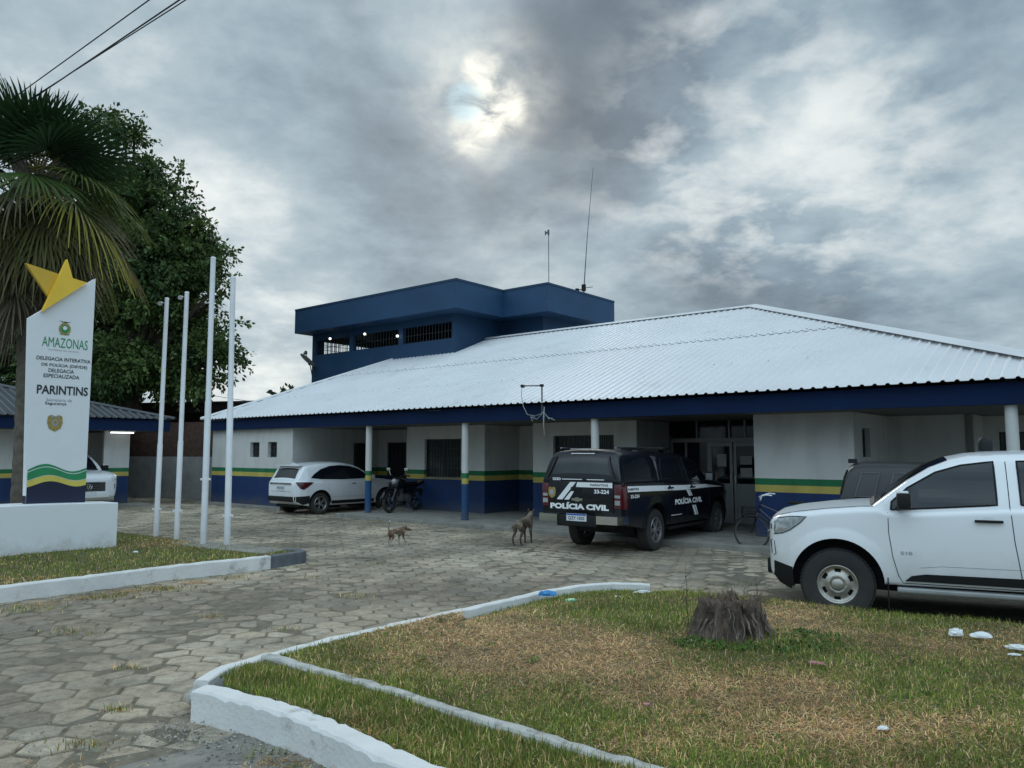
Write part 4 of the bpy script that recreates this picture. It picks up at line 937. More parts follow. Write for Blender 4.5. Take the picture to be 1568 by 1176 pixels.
# ================================================================== TREE
def raypt(px, py, Y):
    a = (px - 784) / 1178; b = (588 - py) / 1178; th = R(5.05)
    d = Vector((a, math.cos(th) - b * math.sin(th), math.sin(th) + b * math.cos(th))); return d * (Y / d.y) + Vector((0, 0, 1.8))
def leafcloud(name, parent, clumps, per, ls, seed, c0, c1, mat, twig=.5, droop=.25):
    r = np.random.default_rng(seed); V = []; COL = []
    for (c, rad, dens) in clumps:
        n = int(per * dens * rad ** 2); ns = int(5 + rad ** 2 * 3.0)
        d0 = r.normal(size=(ns, 3)); d0 /= np.linalg.norm(d0, axis=1)[:, None]
        sc_ = np.array(c) + d0 * (rad * r.uniform(.35, 1.02, ns))[:, None] * np.array([1, .9, .9]); sr = r.uniform(.28, .62, ns) * min(1, rad / 1.2)
        pick = r.integers(0, ns, n); o_ = r.normal(size=(n, 3)) * np.array([1.15, 1.15, .62])
        P = sc_[pick] + o_ * sr[pick][:, None] * .62; d = d0[pick] * .6 + o_ * .35
        tone = r.uniform(.55, 1.3, n) 
        m = 9
        tw = np.repeat(P, m, 0); dirn = np.repeat(d * .7 + r.normal(0, .5, (n, 3)), m, 0); dirn /= np.linalg.norm(dirn, axis=1)[:, None]
        s = np.tile(np.arange(m) / m, n)[:, None]
        pos = tw + dirn * s * twig + np.array([0, 0, -1]) * (s ** 2) * twig * droop + r.normal(0, .06, (n * m, 3))
        a = r.normal(size=(n * m, 3)); a /= np.linalg.norm(a, axis=1)[:, None]; a = a * .8 + dirn * .8 + np.array([0, 0, -.35]); a /= np.linalg.norm(a, axis=1)[:, None]
        b = np.cross(a, r.normal(size=(n * m, 3))); b /= np.linalg.norm(b, axis=1)[:, None]
        L = ls * r.uniform(.6, 1.3, (n * m, 1)); w = L * .27
        V.append(np.stack([pos, pos + a * L * .5 + b * w, pos + a * L, pos + a * L * .5 - b * w], 1).reshape(-1, 3))
        mixv = np.clip(np.repeat(r.uniform(0, 1, ns)[pick] * .7 + r.uniform(0, .3, n), m) + r.normal(0, .15, n * m), 0, 1)[:, None]
        cc = (np.array(c0) * (1 - mixv) + np.array(c1) * mixv) * np.repeat(tone, m)[:, None]
        COL.append(np.repeat(cc, 4, 0))
    V = np.concatenate(V); COL = np.concatenate(COL); n = len(V) // 4
    return npmesh(name, V, [4] * n, np.arange(n * 4), mat, parent, col=COL)
def tree(name, base, label, cat, clumps, trunk_r, per, ls, seed, c0=(.018, .042, .014), c1=(.045, .085, .022), group=None, limbs=True, twig=.5):
    t = empty(name, base, 0, label, cat, group); bv = Vector(base)
    cl = [((Vector(c) - bv), rad, d) for c, rad, d in clumps]
    q = MB(); mid = sum((c for c, _, _ in cl), Vector()) / len(cl); h = mid.z * .55
    q.tube([(0, 0, -.1), (.05, .0, h * .5), (mid.x * .15, mid.y * .15, h)], [trunk_r * 1.25, trunk_r, trunk_r * .8], n=14)
    for c, rad, d in cl:
        a = Vector((mid.x * .15, mid.y * .15, h * .9)); m = a.lerp(c, .5) + Vector((0, 0, .3)); q.tube([a, m, c], [trunk_r * .5, trunk_r * .28, trunk_r * .08], n=7)
    part('trunk', q, m_bark, t, smooth=60)
    leafcloud('crown', t, [(tuple(c), rad, d) for c, rad, d in cl], per, ls, seed, c0, c1, m_leaf, twig)
    return t
def cl(px, py, rp, Y, dens=1.): return (raypt(px, py, Y), rp * Y / 1178, dens)
big = [cl(150, 250, 52, 31), cl(185, 300, 55, 30.5), cl(215, 345, 62, 30), cl(250, 400, 56, 29.5), cl(262, 450, 52, 30), cl(215, 450, 80, 31), cl(160, 380, 90, 32), cl(140, 460, 90, 32), cl(290, 372, 30, 29.5, .8), cl(302, 415, 36, 30, .8),
       cl(305, 480, 32, 30.5, .6), cl(326, 520, 30, 30, .38), cl(275, 515, 44, 31, .8), cl(215, 540, 70, 32), cl(185, 570, 60, 30), cl(245, 565, 42, 30), cl(110, 590, 50, 31), cl(130, 545, 80, 33), cl(150, 180, 26, 31, .6), cl(192, 215, 26, 30, .6), cl(232, 262, 26, 29.7, .6), cl(258, 292, 22, 29.5, .5), cl(332, 398, 22, 29.6, .36), cl(285, 325, 26, 29.5, .6),
       cl(343, 500, 18, 30, .3), cl(350, 555, 14, 30, .3), cl(318, 545, 34, 30, .5), cl(300, 590, 24, 30, .4), cl(300, 560, 26, 30, .35), cl(332, 455, 20, 30, .3), cl(340, 540, 18, 30, .28), cl(312, 350, 18, 29.6, .45), cl(350, 388, 12, 29.6, .3), cl(275, 262, 12, 29.5, .4), cl(205, 190, 10, 30, .4), cl(330, 580, 16, 30, .25), cl(340, 430, 14, 29, .3)]
tree('tree', (-15.6, 31.2, 0), 'big dark leafy tree rising behind the palm and the flagpoles', 'tree', big, .45, 430, .18, 5, c0=(.025, .062, .022), c1=(.13, .185, .05))
tree('tree', (-22.5, 36, 0), 'dark tree seen low behind the sign and the annex roof', 'tree', [cl(60, 420, 90, 36), cl(20, 520, 90, 36), cl(110, 560, 70, 36), cl(-40, 430, 90, 36), cl(170, 575, 40, 36)], .35, 130, .34, 6)
tree('tree', (-19.5, 55, 0), 'small far tree showing over the shed roof behind the flagpoles', 'tree', [cl(285, 592, 18, 55), cl(262, 588, 14, 55), cl(305, 600, 12, 55), cl(430, 602, 8, 55)], .2, 120, .4, 16)

# ================================================================== PALM
def palm():
    base = Vector((-9.28, 14.6, .1)); t = empty('palm_tree', base, 0, 'fan palm with drooping yellowing leaves standing behind the white sign', 'palm tree')
    top = 7.0; r = random.Random(4)
    pr = []; z = 0.
    pts = []; rs = []
    while z < top: pts.append((.02 * math.sin(z), .0, z)); rs.append(.145 + (.05 * max(0, 1 - z / .6)) + .008 * math.sin(z * 22) + .004 * r.random()); z += .09
    part('trunk', MB().tube(pts, rs, n=18), m_trunk, t, smooth=60)
    # old leaf bases and fibre under the crown
    q = MB()
    for i in range(210):
        a = r.uniform(0, 6.28); z = r.uniform(top - 1.7, top + .15); f = (z - top + 1.7) / 1.85; rad = .13 + .22 * f; l = r.uniform(.35, .75) * (.5 + .6 * f); e = r.uniform(.5, 1.25)
        p = Vector((math.cos(a) * rad * .6, math.sin(a) * rad * .6, z)); d = Vector((math.cos(a) * math.cos(e), math.sin(a) * math.cos(e), math.sin(e)))
        if r.random() < .3: d.z *= -.8
        q.tube([p, p + d * l * .5, p + d * l + Vector((0, 0, -.06))], [.042, .026, .008], n=5)
    part('leaf_base', q, m_trunk, t)
    def frond(az, el, pet, L, colr, droop, span=118, nseg=46, twist=0., yel=None, split=.62, z0=0.):
        d = Vector((math.cos(az) * math.cos(el), math.sin(az) * math.cos(el), math.sin(el))); s = d.cross(Vector((0, 0, 1)))
        s = s.normalized() if s.length > .05 else Vector((1, 0, 0)); nn = s.cross(d)
        s2 = s * math.cos(twist) + nn * math.sin(twist); nn = s2.cross(d); s = s2
        o = Vector((0, 0, top + .05 + z0)) + d * .1; V = []; FN = []; FI = []; COL = []; k = 0
        def sag(p, dist): return Vector((0, 0, -droop * dist ** 2))
        hub = o + d * pet + sag(None, pet)
        # petiole
        P = []
        for i in range(6):
            tt = i / 5 * pet; P.append((o + d * tt + sag(None, tt), .022 - .010 * i / 5))
        for i in range(5):
            (a, ra), (b, rb) = P[i], P[i + 1]
            for (sx, sy) in ((s, nn), (nn, s)):
                V += [a - sx * ra, a + sx * ra, b + sx * rb, b - sx * rb]; FN.append(4); FI += [k, k + 1, k + 2, k + 3]; k += 4; COL += [(.20, .17, .07)] * 4
        tang = (d + Vector((0, 0, -2 * droop * pet))).normalized(); s_ = s; n_ = s_.cross(tang).normalized()
        for i in range(nseg):
            ph = R(-span + 2 * span * i / (nseg - 1)); ll = L * (.72 + .28 * math.cos(ph * .8)) * r.uniform(.93, 1.05)
            dv = tang * math.cos(ph) + s_ * math.sin(ph); dvp = -tang * math.sin(ph) + s_ * math.cos(ph)
            hw = math.tan(R(span / (nseg - 1))) * 1.0
            prev = None; M_ = 5; fold = (1 if i % 2 else -1) * .012
            tipd = r.uniform(.6, 2.0)
            for j in range(M_ + 1):
                f = j / M_; rr = ll * f
                w = hw * min(rr, ll * split) * (1 if f <= split else max(.04, 1 - (f - split) / (1 - split)))
                down = droop * 1.0 * rr ** 2 + (tipd * droop + .10) * max(0, rr - ll * split) ** 2 * 1.6
                c0 = hub + dv * rr + Vector((0, 0, -down)) + n_ * (.10 * rr * math.cos(ph) - .05 * abs(math.sin(ph)) * rr + fold * (f > 0))
                pt = (c0 - dvp * w, c0 + dvp * w + n_ * fold, f)
                if prev is not None:
                    V += [prev[0], prev[1], pt[1], pt[0]]; FN.append(4); FI += [k, k + 1, k + 2, k + 3]; k += 4
                    for ff in (prev[2], prev[2], f, f):
                        c = Vector(colr)
                        if yel is not None: c = c.lerp(Vector(yel), min(1, max(0, (ff - .25) * 1.5)))
                        COL.append(tuple(c * (.8 + .4 * ((i * 37 % 11) / 11))))
                prev = pt
        npmesh('frond', [tuple(v) for v in V], FN, FI, m_frond, t, col=np.array(COL))
    G_ = (.028, .062, .018); G2 = (.055, .095, .022); Y_ = (.34, .30, .045); YG = (.11, .12, .028); BR = (.17, .145, .09)
    # young upright leaves, middle leaves, old hanging leaves
    DK = (.022, .052, .018)
    for az, el in ((-80, 62), (-115, 48), (-50, 50), (-140, 66), (-10, 60), (40, 55), (100, 60), (160, 52), (-170, 42), (-88, 84)): frond(R(az), R(el), r.uniform(.45, .65), r.uniform(1.15, 1.35), DK if r.random() < .7 else G_, .05, 112, 46, r.uniform(-.3, .3))
    for az, el in ((-20, 30), (-48, 22), (-150, 25), (175, 20), (130, 30), (80, 25), (35, 30)): frond(R(az), R(el), r.uniform(.75, 1.0), r.uniform(1.15, 1.35), DK if r.random() < .6 else G2, .10, 118, 46, r.uniform(-.5, .5))
    for az, el, yy in ((-12, 2, YG), (-62, -5, None), (-165, 4, None), (150, -5, YG), (90, 0, None), (40, 0, YG)): frond(R(az), R(el), r.uniform(.85, 1.1), r.uniform(1.15, 1.35), G2, .20, 118, 46, r.uniform(-.4, .4), yy, .5)
    frond(R(-22), R(-20), 1.05, 1.5, (.07, .09, .025), .22, 90, 46, .3, Y_, .5); frond(R(-42), R(-34), .9, 1.35, (.08, .09, .03), .2, 95, 44, -.4, YG, .5)
    frond(R(-140), R(-24), 1.0, 1.35, (.08, .10, .03), .25, 95, 44, .2, Y_, .5); frond(R(-108), R(-38), .8, 1.3, (.08, .085, .03), .2, 90, 44, .2, YG, .5); frond(R(-5), R(-42), 1.1, 1.3, (.075, .085, .035), .18, 85, 44, .5, YG, .45); frond(R(175), R(-30), 1.0, 1.3, G2, .25, 100, 44, 0, YG, .5)
    for az, el in ((-60, -48), (-95, -52), (-30, -55), (-130, -50), (-15, -25), (-75, -22), (-150, -40)): frond(R(az), R(el), r.uniform(.7, 1.1), r.uniform(1.2, 1.45), (.085, .085, .035), .2, 100, 40, r.uniform(-.5, .5), BR if az % 2 else YG, .45)
    for i in range(22): frond(i * 1.13 + .4, R(r.uniform(-80, -58)), r.uniform(.35, .8), r.uniform(1.0, 1.3), r.choice(((.10, .085, .06), (.075, .065, .045), (.13, .11, .075))), .06, r.uniform(40, 70), 26, r.uniform(-.9, .9), (.15, .125, .085), .4, z0=-r.uniform(.3, 1.9))
    for az, el, pt in ((8, -32, 1.25), (-28, -40, 1.2), (-52, -44, 1.15), (-8, -58, 1.1)): frond(R(az), R(el), pt, 1.35, (.075, .08, .035), .17, 88, 42, r.uniform(-.6, .6), (.15, .14, .06), .5)
    for i in range(18): frond(i * .37 + .2, R(r.uniform(-82, -50)), r.uniform(.7, 1.2), r.uniform(1.0, 1.35), (.10, .09, .05) if i % 2 else (.06, .065, .03), .1, 62, 30, r.uniform(-.9, .9), (.16, .135, .08) if i % 2 else (.12, .10, .07), .4)
palm()

# ================================================================== STUMP
def stump():
    t = empty('tree_stump', (1.93, 6.9, .16), 0, 'weathered ragged tree stump on the lawn, wrapped in dry roots and twigs', 'stump'); t.scale = (.9, .9, .86)
    nA, nZ = 96, 26; V = []; r = random.Random(8)
    for j in range(nZ + 1):
        f = j / nZ; z = f * .39
        for i in range(nA):
            a = 2 * math.pi * i / nA
            ca_, sa_ = math.cos(a), math.sin(a)
            n1 = float(fbm(np.array(ca_ * 3.2 + 7 + f * .5), np.array(sa_ * 3.2 + 3 + f * .3), 3, 3)) - .5; n2 = float(fbm(np.array(ca_ * 11 + 3), np.array(sa_ * 11 + f * 1.5), 9, 4)) - .5; n3 = float(fbm(np.array(a * 9.), np.array(f * 7.), 13, 3)) - .5
            rad = .27 + .14 * (1 - f) ** 1.7 + .30 * n1 * (1 - .3 * f) + .15 * n2 + .035 * n3
            zt = z + (.04 * math.sin(a * 1 + 2.2) + min(.07, .28 * n2 + .22 * n1) + .022 * math.sin(a * 29 + 4 * math.sin(a * 5))) * f ** 2
            V.append((rad * math.cos(a) * 1.0, rad * math.sin(a) * .9, zt - .06 * (1 - f)))
    F = [(j * nA + i, j * nA + (i + 1) % nA, (j + 1) * nA + (i + 1) % nA, (j + 1) * nA + i) for j in range(nZ) for i in range(nA)]
    # sunken ragged top
    k = len(V)
    for s in (.85, .6, .3):
        for i in range(nA):
            p = V[nZ * nA + i]; a = 2 * math.pi * i / nA
            V.append((p[0] * s, p[1] * s, p[2] * s + (1 - s) * .40 - .03 + .025 * math.sin(a * 11 + s * 9) + r.uniform(-.008, .008)))
    rows = [nZ * nA, k, k + nA, k + 2 * nA]
    for a, b in zip(rows[:-1], rows[1:]): F += [(a + i, a + (i + 1) % nA, b + (i + 1) % nA, b + i) for i in range(nA)]
    V.append((0, 0, .38)); F += [(rows[-1] + i, rows[-1] + (i + 1) % nA, len(V) - 1) for i in range(nA)]
    part('wood', MB().add(V, F), m_stump, t, smooth=50)
    q = MB()
    for i in range(75):
        a = r.uniform(0, 6.28); f = r.uniform(.1, 1.0); rad = .34; p = Vector((.95 * rad * math.cos(a), rad * .86 * math.sin(a), f * .38)); P = [p]; 
        for s in range(5): p = p + Vector((r.gauss(0, .018) + .022 * math.cos(a), r.gauss(0, .018) + .022 * math.sin(a), -.085 * r.uniform(.4, 1))); P.append(p)
        P = [v for v in P if v.z > -.06]
        if len(P) > 2: q.tube(P, [r.choice((.006, .008, .013)) * (1 - .12 * k2) for k2 in range(len(P))], n=5)
    part('root', q, M('pale dead roots', (.07, .055, .045), rough=.95, var=.55, vs=9, col2=(.26, .21, .165)), t, smooth=60)
    q = MB()
    for i in range(110):
        a = r.uniform(0, 6.28); rad = r.uniform(.05, .36); p = Vector((rad * math.cos(a), rad * .9 * math.sin(a), .38)); e = Vector((r.gauss(0, .4), r.gauss(0, .4), r.uniform(.3, 1))).normalized() * r.uniform(.05, .16)
        q.tube([p, p + e * .5 + Vector((r.gauss(0, .01), 0, 0)), p + e], [.004, .003, .0015], n=4)
    part('dry_twigs', q, M('dry twig', (.17, .12, .08), rough=.9), t)
stump()
def stalk(x, y, h, lab):
    q = MB(); r = random.Random(int(h * 977)); p = Vector((0, 0, 0)); P = [p]
    for i in range(5): p = p + Vector((r.gauss(0, .012), r.gauss(0, .012), h / 5)); P.append(p)
    q.tube(P, [.004, .004, .003, .003, .002, .001], n=5)
    for i in (2, 3, 4): q.tube([P[i], P[i] + Vector((r.choice((-1, 1)) * .05, 0, .05))], .002, n=4); q.lathe([(0, -.012), (.009, 0), (0, .012)], n=6, at=tuple(P[i] + Vector((.0, 0, .0))))
    thing_mesh('dry_weed_stalk', q, m_bark, lab, 'weed', 'dry weed stalks by the stump', (x, y, .15))
stalk(1.62, 7.25, .62, 'thin dry weed stalk standing behind the left side of the stump'); stalk(2.25, 7.2, .55, 'thin dry weed stalk standing behind the right side of the stump')

# ================================================================== LITTER
def crumple(name, loc, size, sq, mat, label, cat, seed, group=None, rz=0):
    bm = bmesh.new(); bmesh.ops.create_icosphere(bm, subdivisions=4, radius=1); r = random.Random(seed); a = [Vector((r.uniform(-4, 4), r.uniform(-4, 4), r.uniform(-4, 4))) for _ in range(6)]
    for v in bm.verts:
        d = v.co.copy(); s = 1 + sum(.13 * abs(math.sin(d.dot(k) + i)) for i, k in enumerate(a)) - .35
        v.co = Vector((d.x * s * sq[0], d.y * s * sq[1], max(-.35, d.z * s) * sq[2])) * size
    me = bpy.data.meshes.new(name); bm.to_mesh(me); bm.free(); me.materials.append(mat); o = link(name, me); o.location = loc; o.rotation_euler = (0, 0, rz)
    me.set_sharp_from_angle(angle=R(25)); [setattr(p, 'use_smooth', True) for p in me.polygons]; tag(o, label, cat, group); return o
mpl = M('white crumpled plastic', (.75, .76, .76), rough=.35, var=.08, vs=20); mpb = M('blue plastic bag', (.03, .22, .5), rough=.3, var=.4, vs=20); mpg = M('green plastic', (.12, .42, .25), rough=.35, var=.2, vs=20); mpt = M('translucent plastic', (.38, .42, .36), rough=.25, var=.2, vs=20); mpk = M('pink scrap', (.5, .2, .22), rough=.6)
gl = 'scraps of litter on the lawn'
crumple('plastic_bag', (.40, 8.92, .19), 0.068, (1.35, .6, .55), mpb, 'crumpled blue plastic bag lying on the curved white kerb', 'litter', 1, gl)
crumple('plastic_bag', (.66, 8.70, .16), 0.053, (1.1, .7, .35), mpg, 'flat green plastic scrap on the grass just right of the blue bag', 'litter', 2, gl)
crumple('plastic_bag', (1.20, 8.9, .13), 0.074, (1.2, .7, .5), mpt, 'pale translucent plastic bag in the grass below the end of the curved kerb', 'litter', 3, gl)
crumple('white_tube', (1.52, 9.15, .17), 0.062, (1.6, .35, .3), mpl, 'white plastic scrap lying at the far end of the curved kerb', 'litter', 4, gl, .3)
crumple('white_litter', (3.90, 6.93, .21), 0.053, (1, .7, .75), mpl, 'round crumpled white plastic, left of the bigger white scraps by the parked truck', 'litter', 5, gl)
crumple('white_litter', (4.08, 6.86, .205), 0.053, (1.5, .6, .55), mpl, 'long crumpled white plastic right beside the round one', 'litter', 6, gl, -.15)
crumple('white_litter', (4.13, 6.45, .205), 0.05, (1.4, .5, .5), mpl, 'rightmost crumpled white plastic scrap in the grass', 'litter', 7, gl, -.5)
crumple('paper_scrap', (3.98, 6.26, .20), 0.031, (1.4, .5, .3), mpl, 'small flat white scrap just below the rightmost white plastic', 'litter', 8, gl, -.2)
crumple('paper_scrap', (2.32, 6.02, .20), 0.034, (1.5, .4, .35), mpk, 'pinkish white paper scrap on the lawn, right below the stump', 'litter', 9, gl, -.5)
crumple('paper_scrap', (2.17, 4.66, .19), 0.022, (1.3, .8, .6), mpl, 'small white scrap low on the right of the lawn', 'litter', 10, gl)
crumple('paper_scrap', (.86, 5.06, .20), 0.014, (1.4, .8, .5), mpk, 'tiny pink scrap in the brown grass above the concrete strip', 'litter', 11, gl)
crumple('paper_scrap', (1.52, 6.7, .20), 0.022, (1.2, .6, .5), mpl, 'small white scrap at the left foot of the stump', 'litter', 12, gl)
crumple('paper_scrap', (-6.08, 12.62, .19), 0.031, (1.2, .5, .5), mpl, 'small white scrap in the grass just right of the sign base', 'litter', 13, gl)
from mathutils.geometry import delaunay_2d_cdt

# ================================================================== VEHICLES
def lerp_tab(tab):
    xs = [p[0] for p in tab]; ys = [p[1] for p in tab]
    if xs[0] > xs[-1]: xs = xs[::-1]; ys = ys[::-1]
    return lambda x: float(np.interp(x, xs, ys))
class Shell:
    """car surface: top line T(x), bottom line B(x), half width Wd(x), side section q(z), shoulder radius r"""
    def __init__(s, x0, x1, T, B, Wd, q, r=.08, crown=.03, rb=.04):
        s.x0, s.x1, s.r, s.crown, s.rb = x0, x1, r, crown, rb; s.flares = []
        s.T, s.B, s.W, s.q = lerp_tab(T), lerp_tab(B), lerp_tab(Wd), q; s.bp = sorted({p[0] for p in T} | {p[0] for p in Wd} | {p[0] for p in B})
    def Y(s, x, z):
        t, b = s.T(x), s.B(x); z = min(max(z, b), t); w = s.W(x) * s.q(z); r = min(s.r, (t - b) * .45)
        d = t - z
        if d < r: w -= r - math.sqrt(max(0, r * r - (r - d) ** 2))
        e = z - b; rb = min(s.rb, (t - b) * .3)
        if e < rb: w -= (rb - math.sqrt(max(0, rb * rb - (rb - e) ** 2))) * .8
        for (ax, az, ar, fl) in s.flares:
            rho = math.hypot(x - ax, z - az)
            if rho > ar - .03 and z > az - .2: w += fl * max(0, 1 - max(0, (rho - ar)) / .11) ** .8
        return max(w, .02)
    def top(s, x, f):      # f in -1..1 across the top
        y = f * s.Y(x, s.T(x)); return (x, y, s.T(x) + s.crown * (1 - f * f))
    def mesh(s, mb, nx=90, nz=22, nt=9, m=0):
        xs = sorted(set([round(v, 4) for v in np.linspace(s.x0, s.x1, nx)] + [b for b in s.bp if s.x0 <= b <= s.x1])); V = []
        n = 0
        for x in xs:
            t, b = s.T(x), s.B(x); r = min(s.r, (t - b) * .45); rb = min(s.rb, (t - b) * .3); sec = []
            for i in range(3): sec.append((i / 3 * s.Y(x, b), b))
            for i in range(4): a = i / 4 * math.pi / 2; z = b + rb * (1 - math.cos(a)); sec.append((s.Y(x, z), z))
            for i in range(nz): z = b + rb + (t - b - rb - r) * i / nz; sec.append((s.Y(x, z), z))
            for i in range(7): a = i / 6 * math.pi / 2; z = t - r + r * math.sin(a); sec.append((s.Y(x, z), z))
            yt = s.Y(x, t)
            for i in range(1, nt + 1): f = 1 - i / nt; sec.append((f * yt, t + s.crown * (1 - f * f)))
            ring = [(x, y, z) for y, z in sec] + [(x, -y, z) for y, z in sec[::-1][1:-1]]
            n = len(ring); V += ring
        F = [(i * n + k, i * n + (k + 1) % n, (i + 1) * n + (k + 1) % n, (i + 1) * n + k) for i in range(len(xs) - 1) for k in range(n)]
        F += [tuple(range(n))[::-1], tuple((len(xs) - 1) * n + k for k in range(n))]
        return mb.add(V, F, m)
    def side_poly(s, mb, poly, side=1, off=.006, th=.02, m=0, sub=10):
        """polygon given as (x, z) laid on the side, as a slab standing `off` proud"""
        P = []
        for (a, b) in zip(poly, poly[1:] + poly[:1]):
            L = math.hypot(b[0] - a[0], b[1] - a[1]); k = max(1, int(L / .06))
            P += [(a[0] + (b[0] - a[0]) * i / k, a[1] + (b[1] - a[1]) * i / k) for i in range(k)]
        nb = len(P); xs = [p[0] for p in P]; zs = [p[1] for p in P]
        gx, gz = np.meshgrid(np.arange(min(xs), max(xs), .07), np.arange(min(zs), max(zs), .045)); gx = gx.ravel(); gz = gz.ravel()
        if len(gx):
            k = inpoly(gx, gz, P) & (distpoly(gx, gz, P + P[:1]) > .015); I = list(zip(gx[k].tolist(), gz[k].tolist()))
        else: I = []
        res = delaunay_2d_cdt([Vector(p) for p in P + I], [(i, (i + 1) % nb) for i in range(nb)], [], 1, 1e-6)
        V2, T2 = res[0], res[2]
        f = lambda x, z, d: (x, side * (s.Y(x, z) + d), z)
        V = [f(p.x, p.y, off) for p in V2]; n0 = len(V); ob = res[3]; mp = {}
        for i, o_ in enumerate(ob):
            for q_ in o_: mp[q_] = i
        ring = [mp[i] for i in range(nb) if i in mp]; V += [f(V2[i].x, V2[i].y, off - th) for i in ring]; nr = len(ring)
        F = [tuple(t_) for t_ in T2] + [(ring[i], ring[(i + 1) % nr], n0 + (i + 1) % nr, n0 + i) for i in range(nr)]
        return mb.add(V, F, m)
    def side_line(s, mb, pts, side=1, w=.004, off=.0005, m=0):
        """thin raised seam along (x, z) points"""
        P = []
        for (a, b) in zip(pts[:-1], pts[1:]):
            k = max(1, int(math.hypot(b[0] - a[0], b[1] - a[1]) / .06)); P += [(a[0] + (b[0] - a[0]) * i / k, a[1] + (b[1] - a[1]) * i / k) for i in range(k)]
        P.append(pts[-1]); return mb.tube([(x, side * (s.Y(x, z) + off), z) for x, z in P], w, n=5, m=m)
    def side_text(s, mb, body, cx, cz, w, h, side=-1, bold=.03, off=.006, m=0, flip=1):
        text(mb, body, lambda a, b: (a, side * (s.Y(a, b) + off), b) if flip > 0 else (2 * cx - a, side * (s.Y(a, b) + off), b), cx, cz, w, h, bold, m)
    def top_patch(s, mb, x0, x1, f0, f1, off=.006, n=10, m=0, fx=None):
        """grid patch on the top surface between x0..x1; f0/f1 half spans at the two ends"""
        V = []; k = 13
        for i in range(n + 1):
            x = x0 + (x1 - x0) * i / n; ff = f0 + (f1 - f0) * i / n; e = .01
            dz = (s.T(x + e) - s.T(x - e)) / (2 * e); L = math.hypot(1, dz); nx, nz = -dz / L, 1 / L
            for j in range(k):
                f = -ff + 2 * ff * j / (k - 1); p = s.top(x, f); V.append((p[0] + nx * off, p[1], p[2] + nz * off))
        F = [(i * k + j, i * k + j + 1, (i + 1) * k + j + 1, (i + 1) * k + j) for i in range(n) for j in range(k - 1)]
        return mb.add(V, F, m)
def arches(body, xs, r, zc, wide, inner=.62, mat_idx=1):
    for x in xs:
        bm = bmesh.new(); bmesh.ops.create_cone(bm, cap_ends=True, segments=48, radius1=r, radius2=r, depth=1)
        for sgn in (1,): pass
        me = bpy.data.meshes.new('cut'); 
        for v in bm.verts: v.co = Vector((v.co.x, v.co.z * wide * 2.4, v.co.y))
        bmesh.ops.recalc_face_normals(bm, faces=bm.faces); bm.to_mesh(me); bm.free()
        for m in body.data.materials: me.materials.append(m)
        for p in me.polygons: p.material_index = mat_idx
        c = link('cut', me, body.parent); c.location = (x, 0, zc)
        # keep a floor between the two wheel wells: the cutter passes right through, a black tunnel box closes it
        md = body.modifiers.new('b', 'BOOLEAN'); md.object = c; md.operation = 'DIFFERENCE'; md.solver = 'EXACT'
        bpy.context.view_layer.update()
        dg = bpy.context.evaluated_depsgraph_get(); nm = bpy.data.meshes.new_from_object(body.evaluated_get(dg))
        body.modifiers.remove(md); old = body.data; body.data = nm; bpy.data.objects.remove(c)
    body.data.set_sharp_from_angle(angle=R(32))
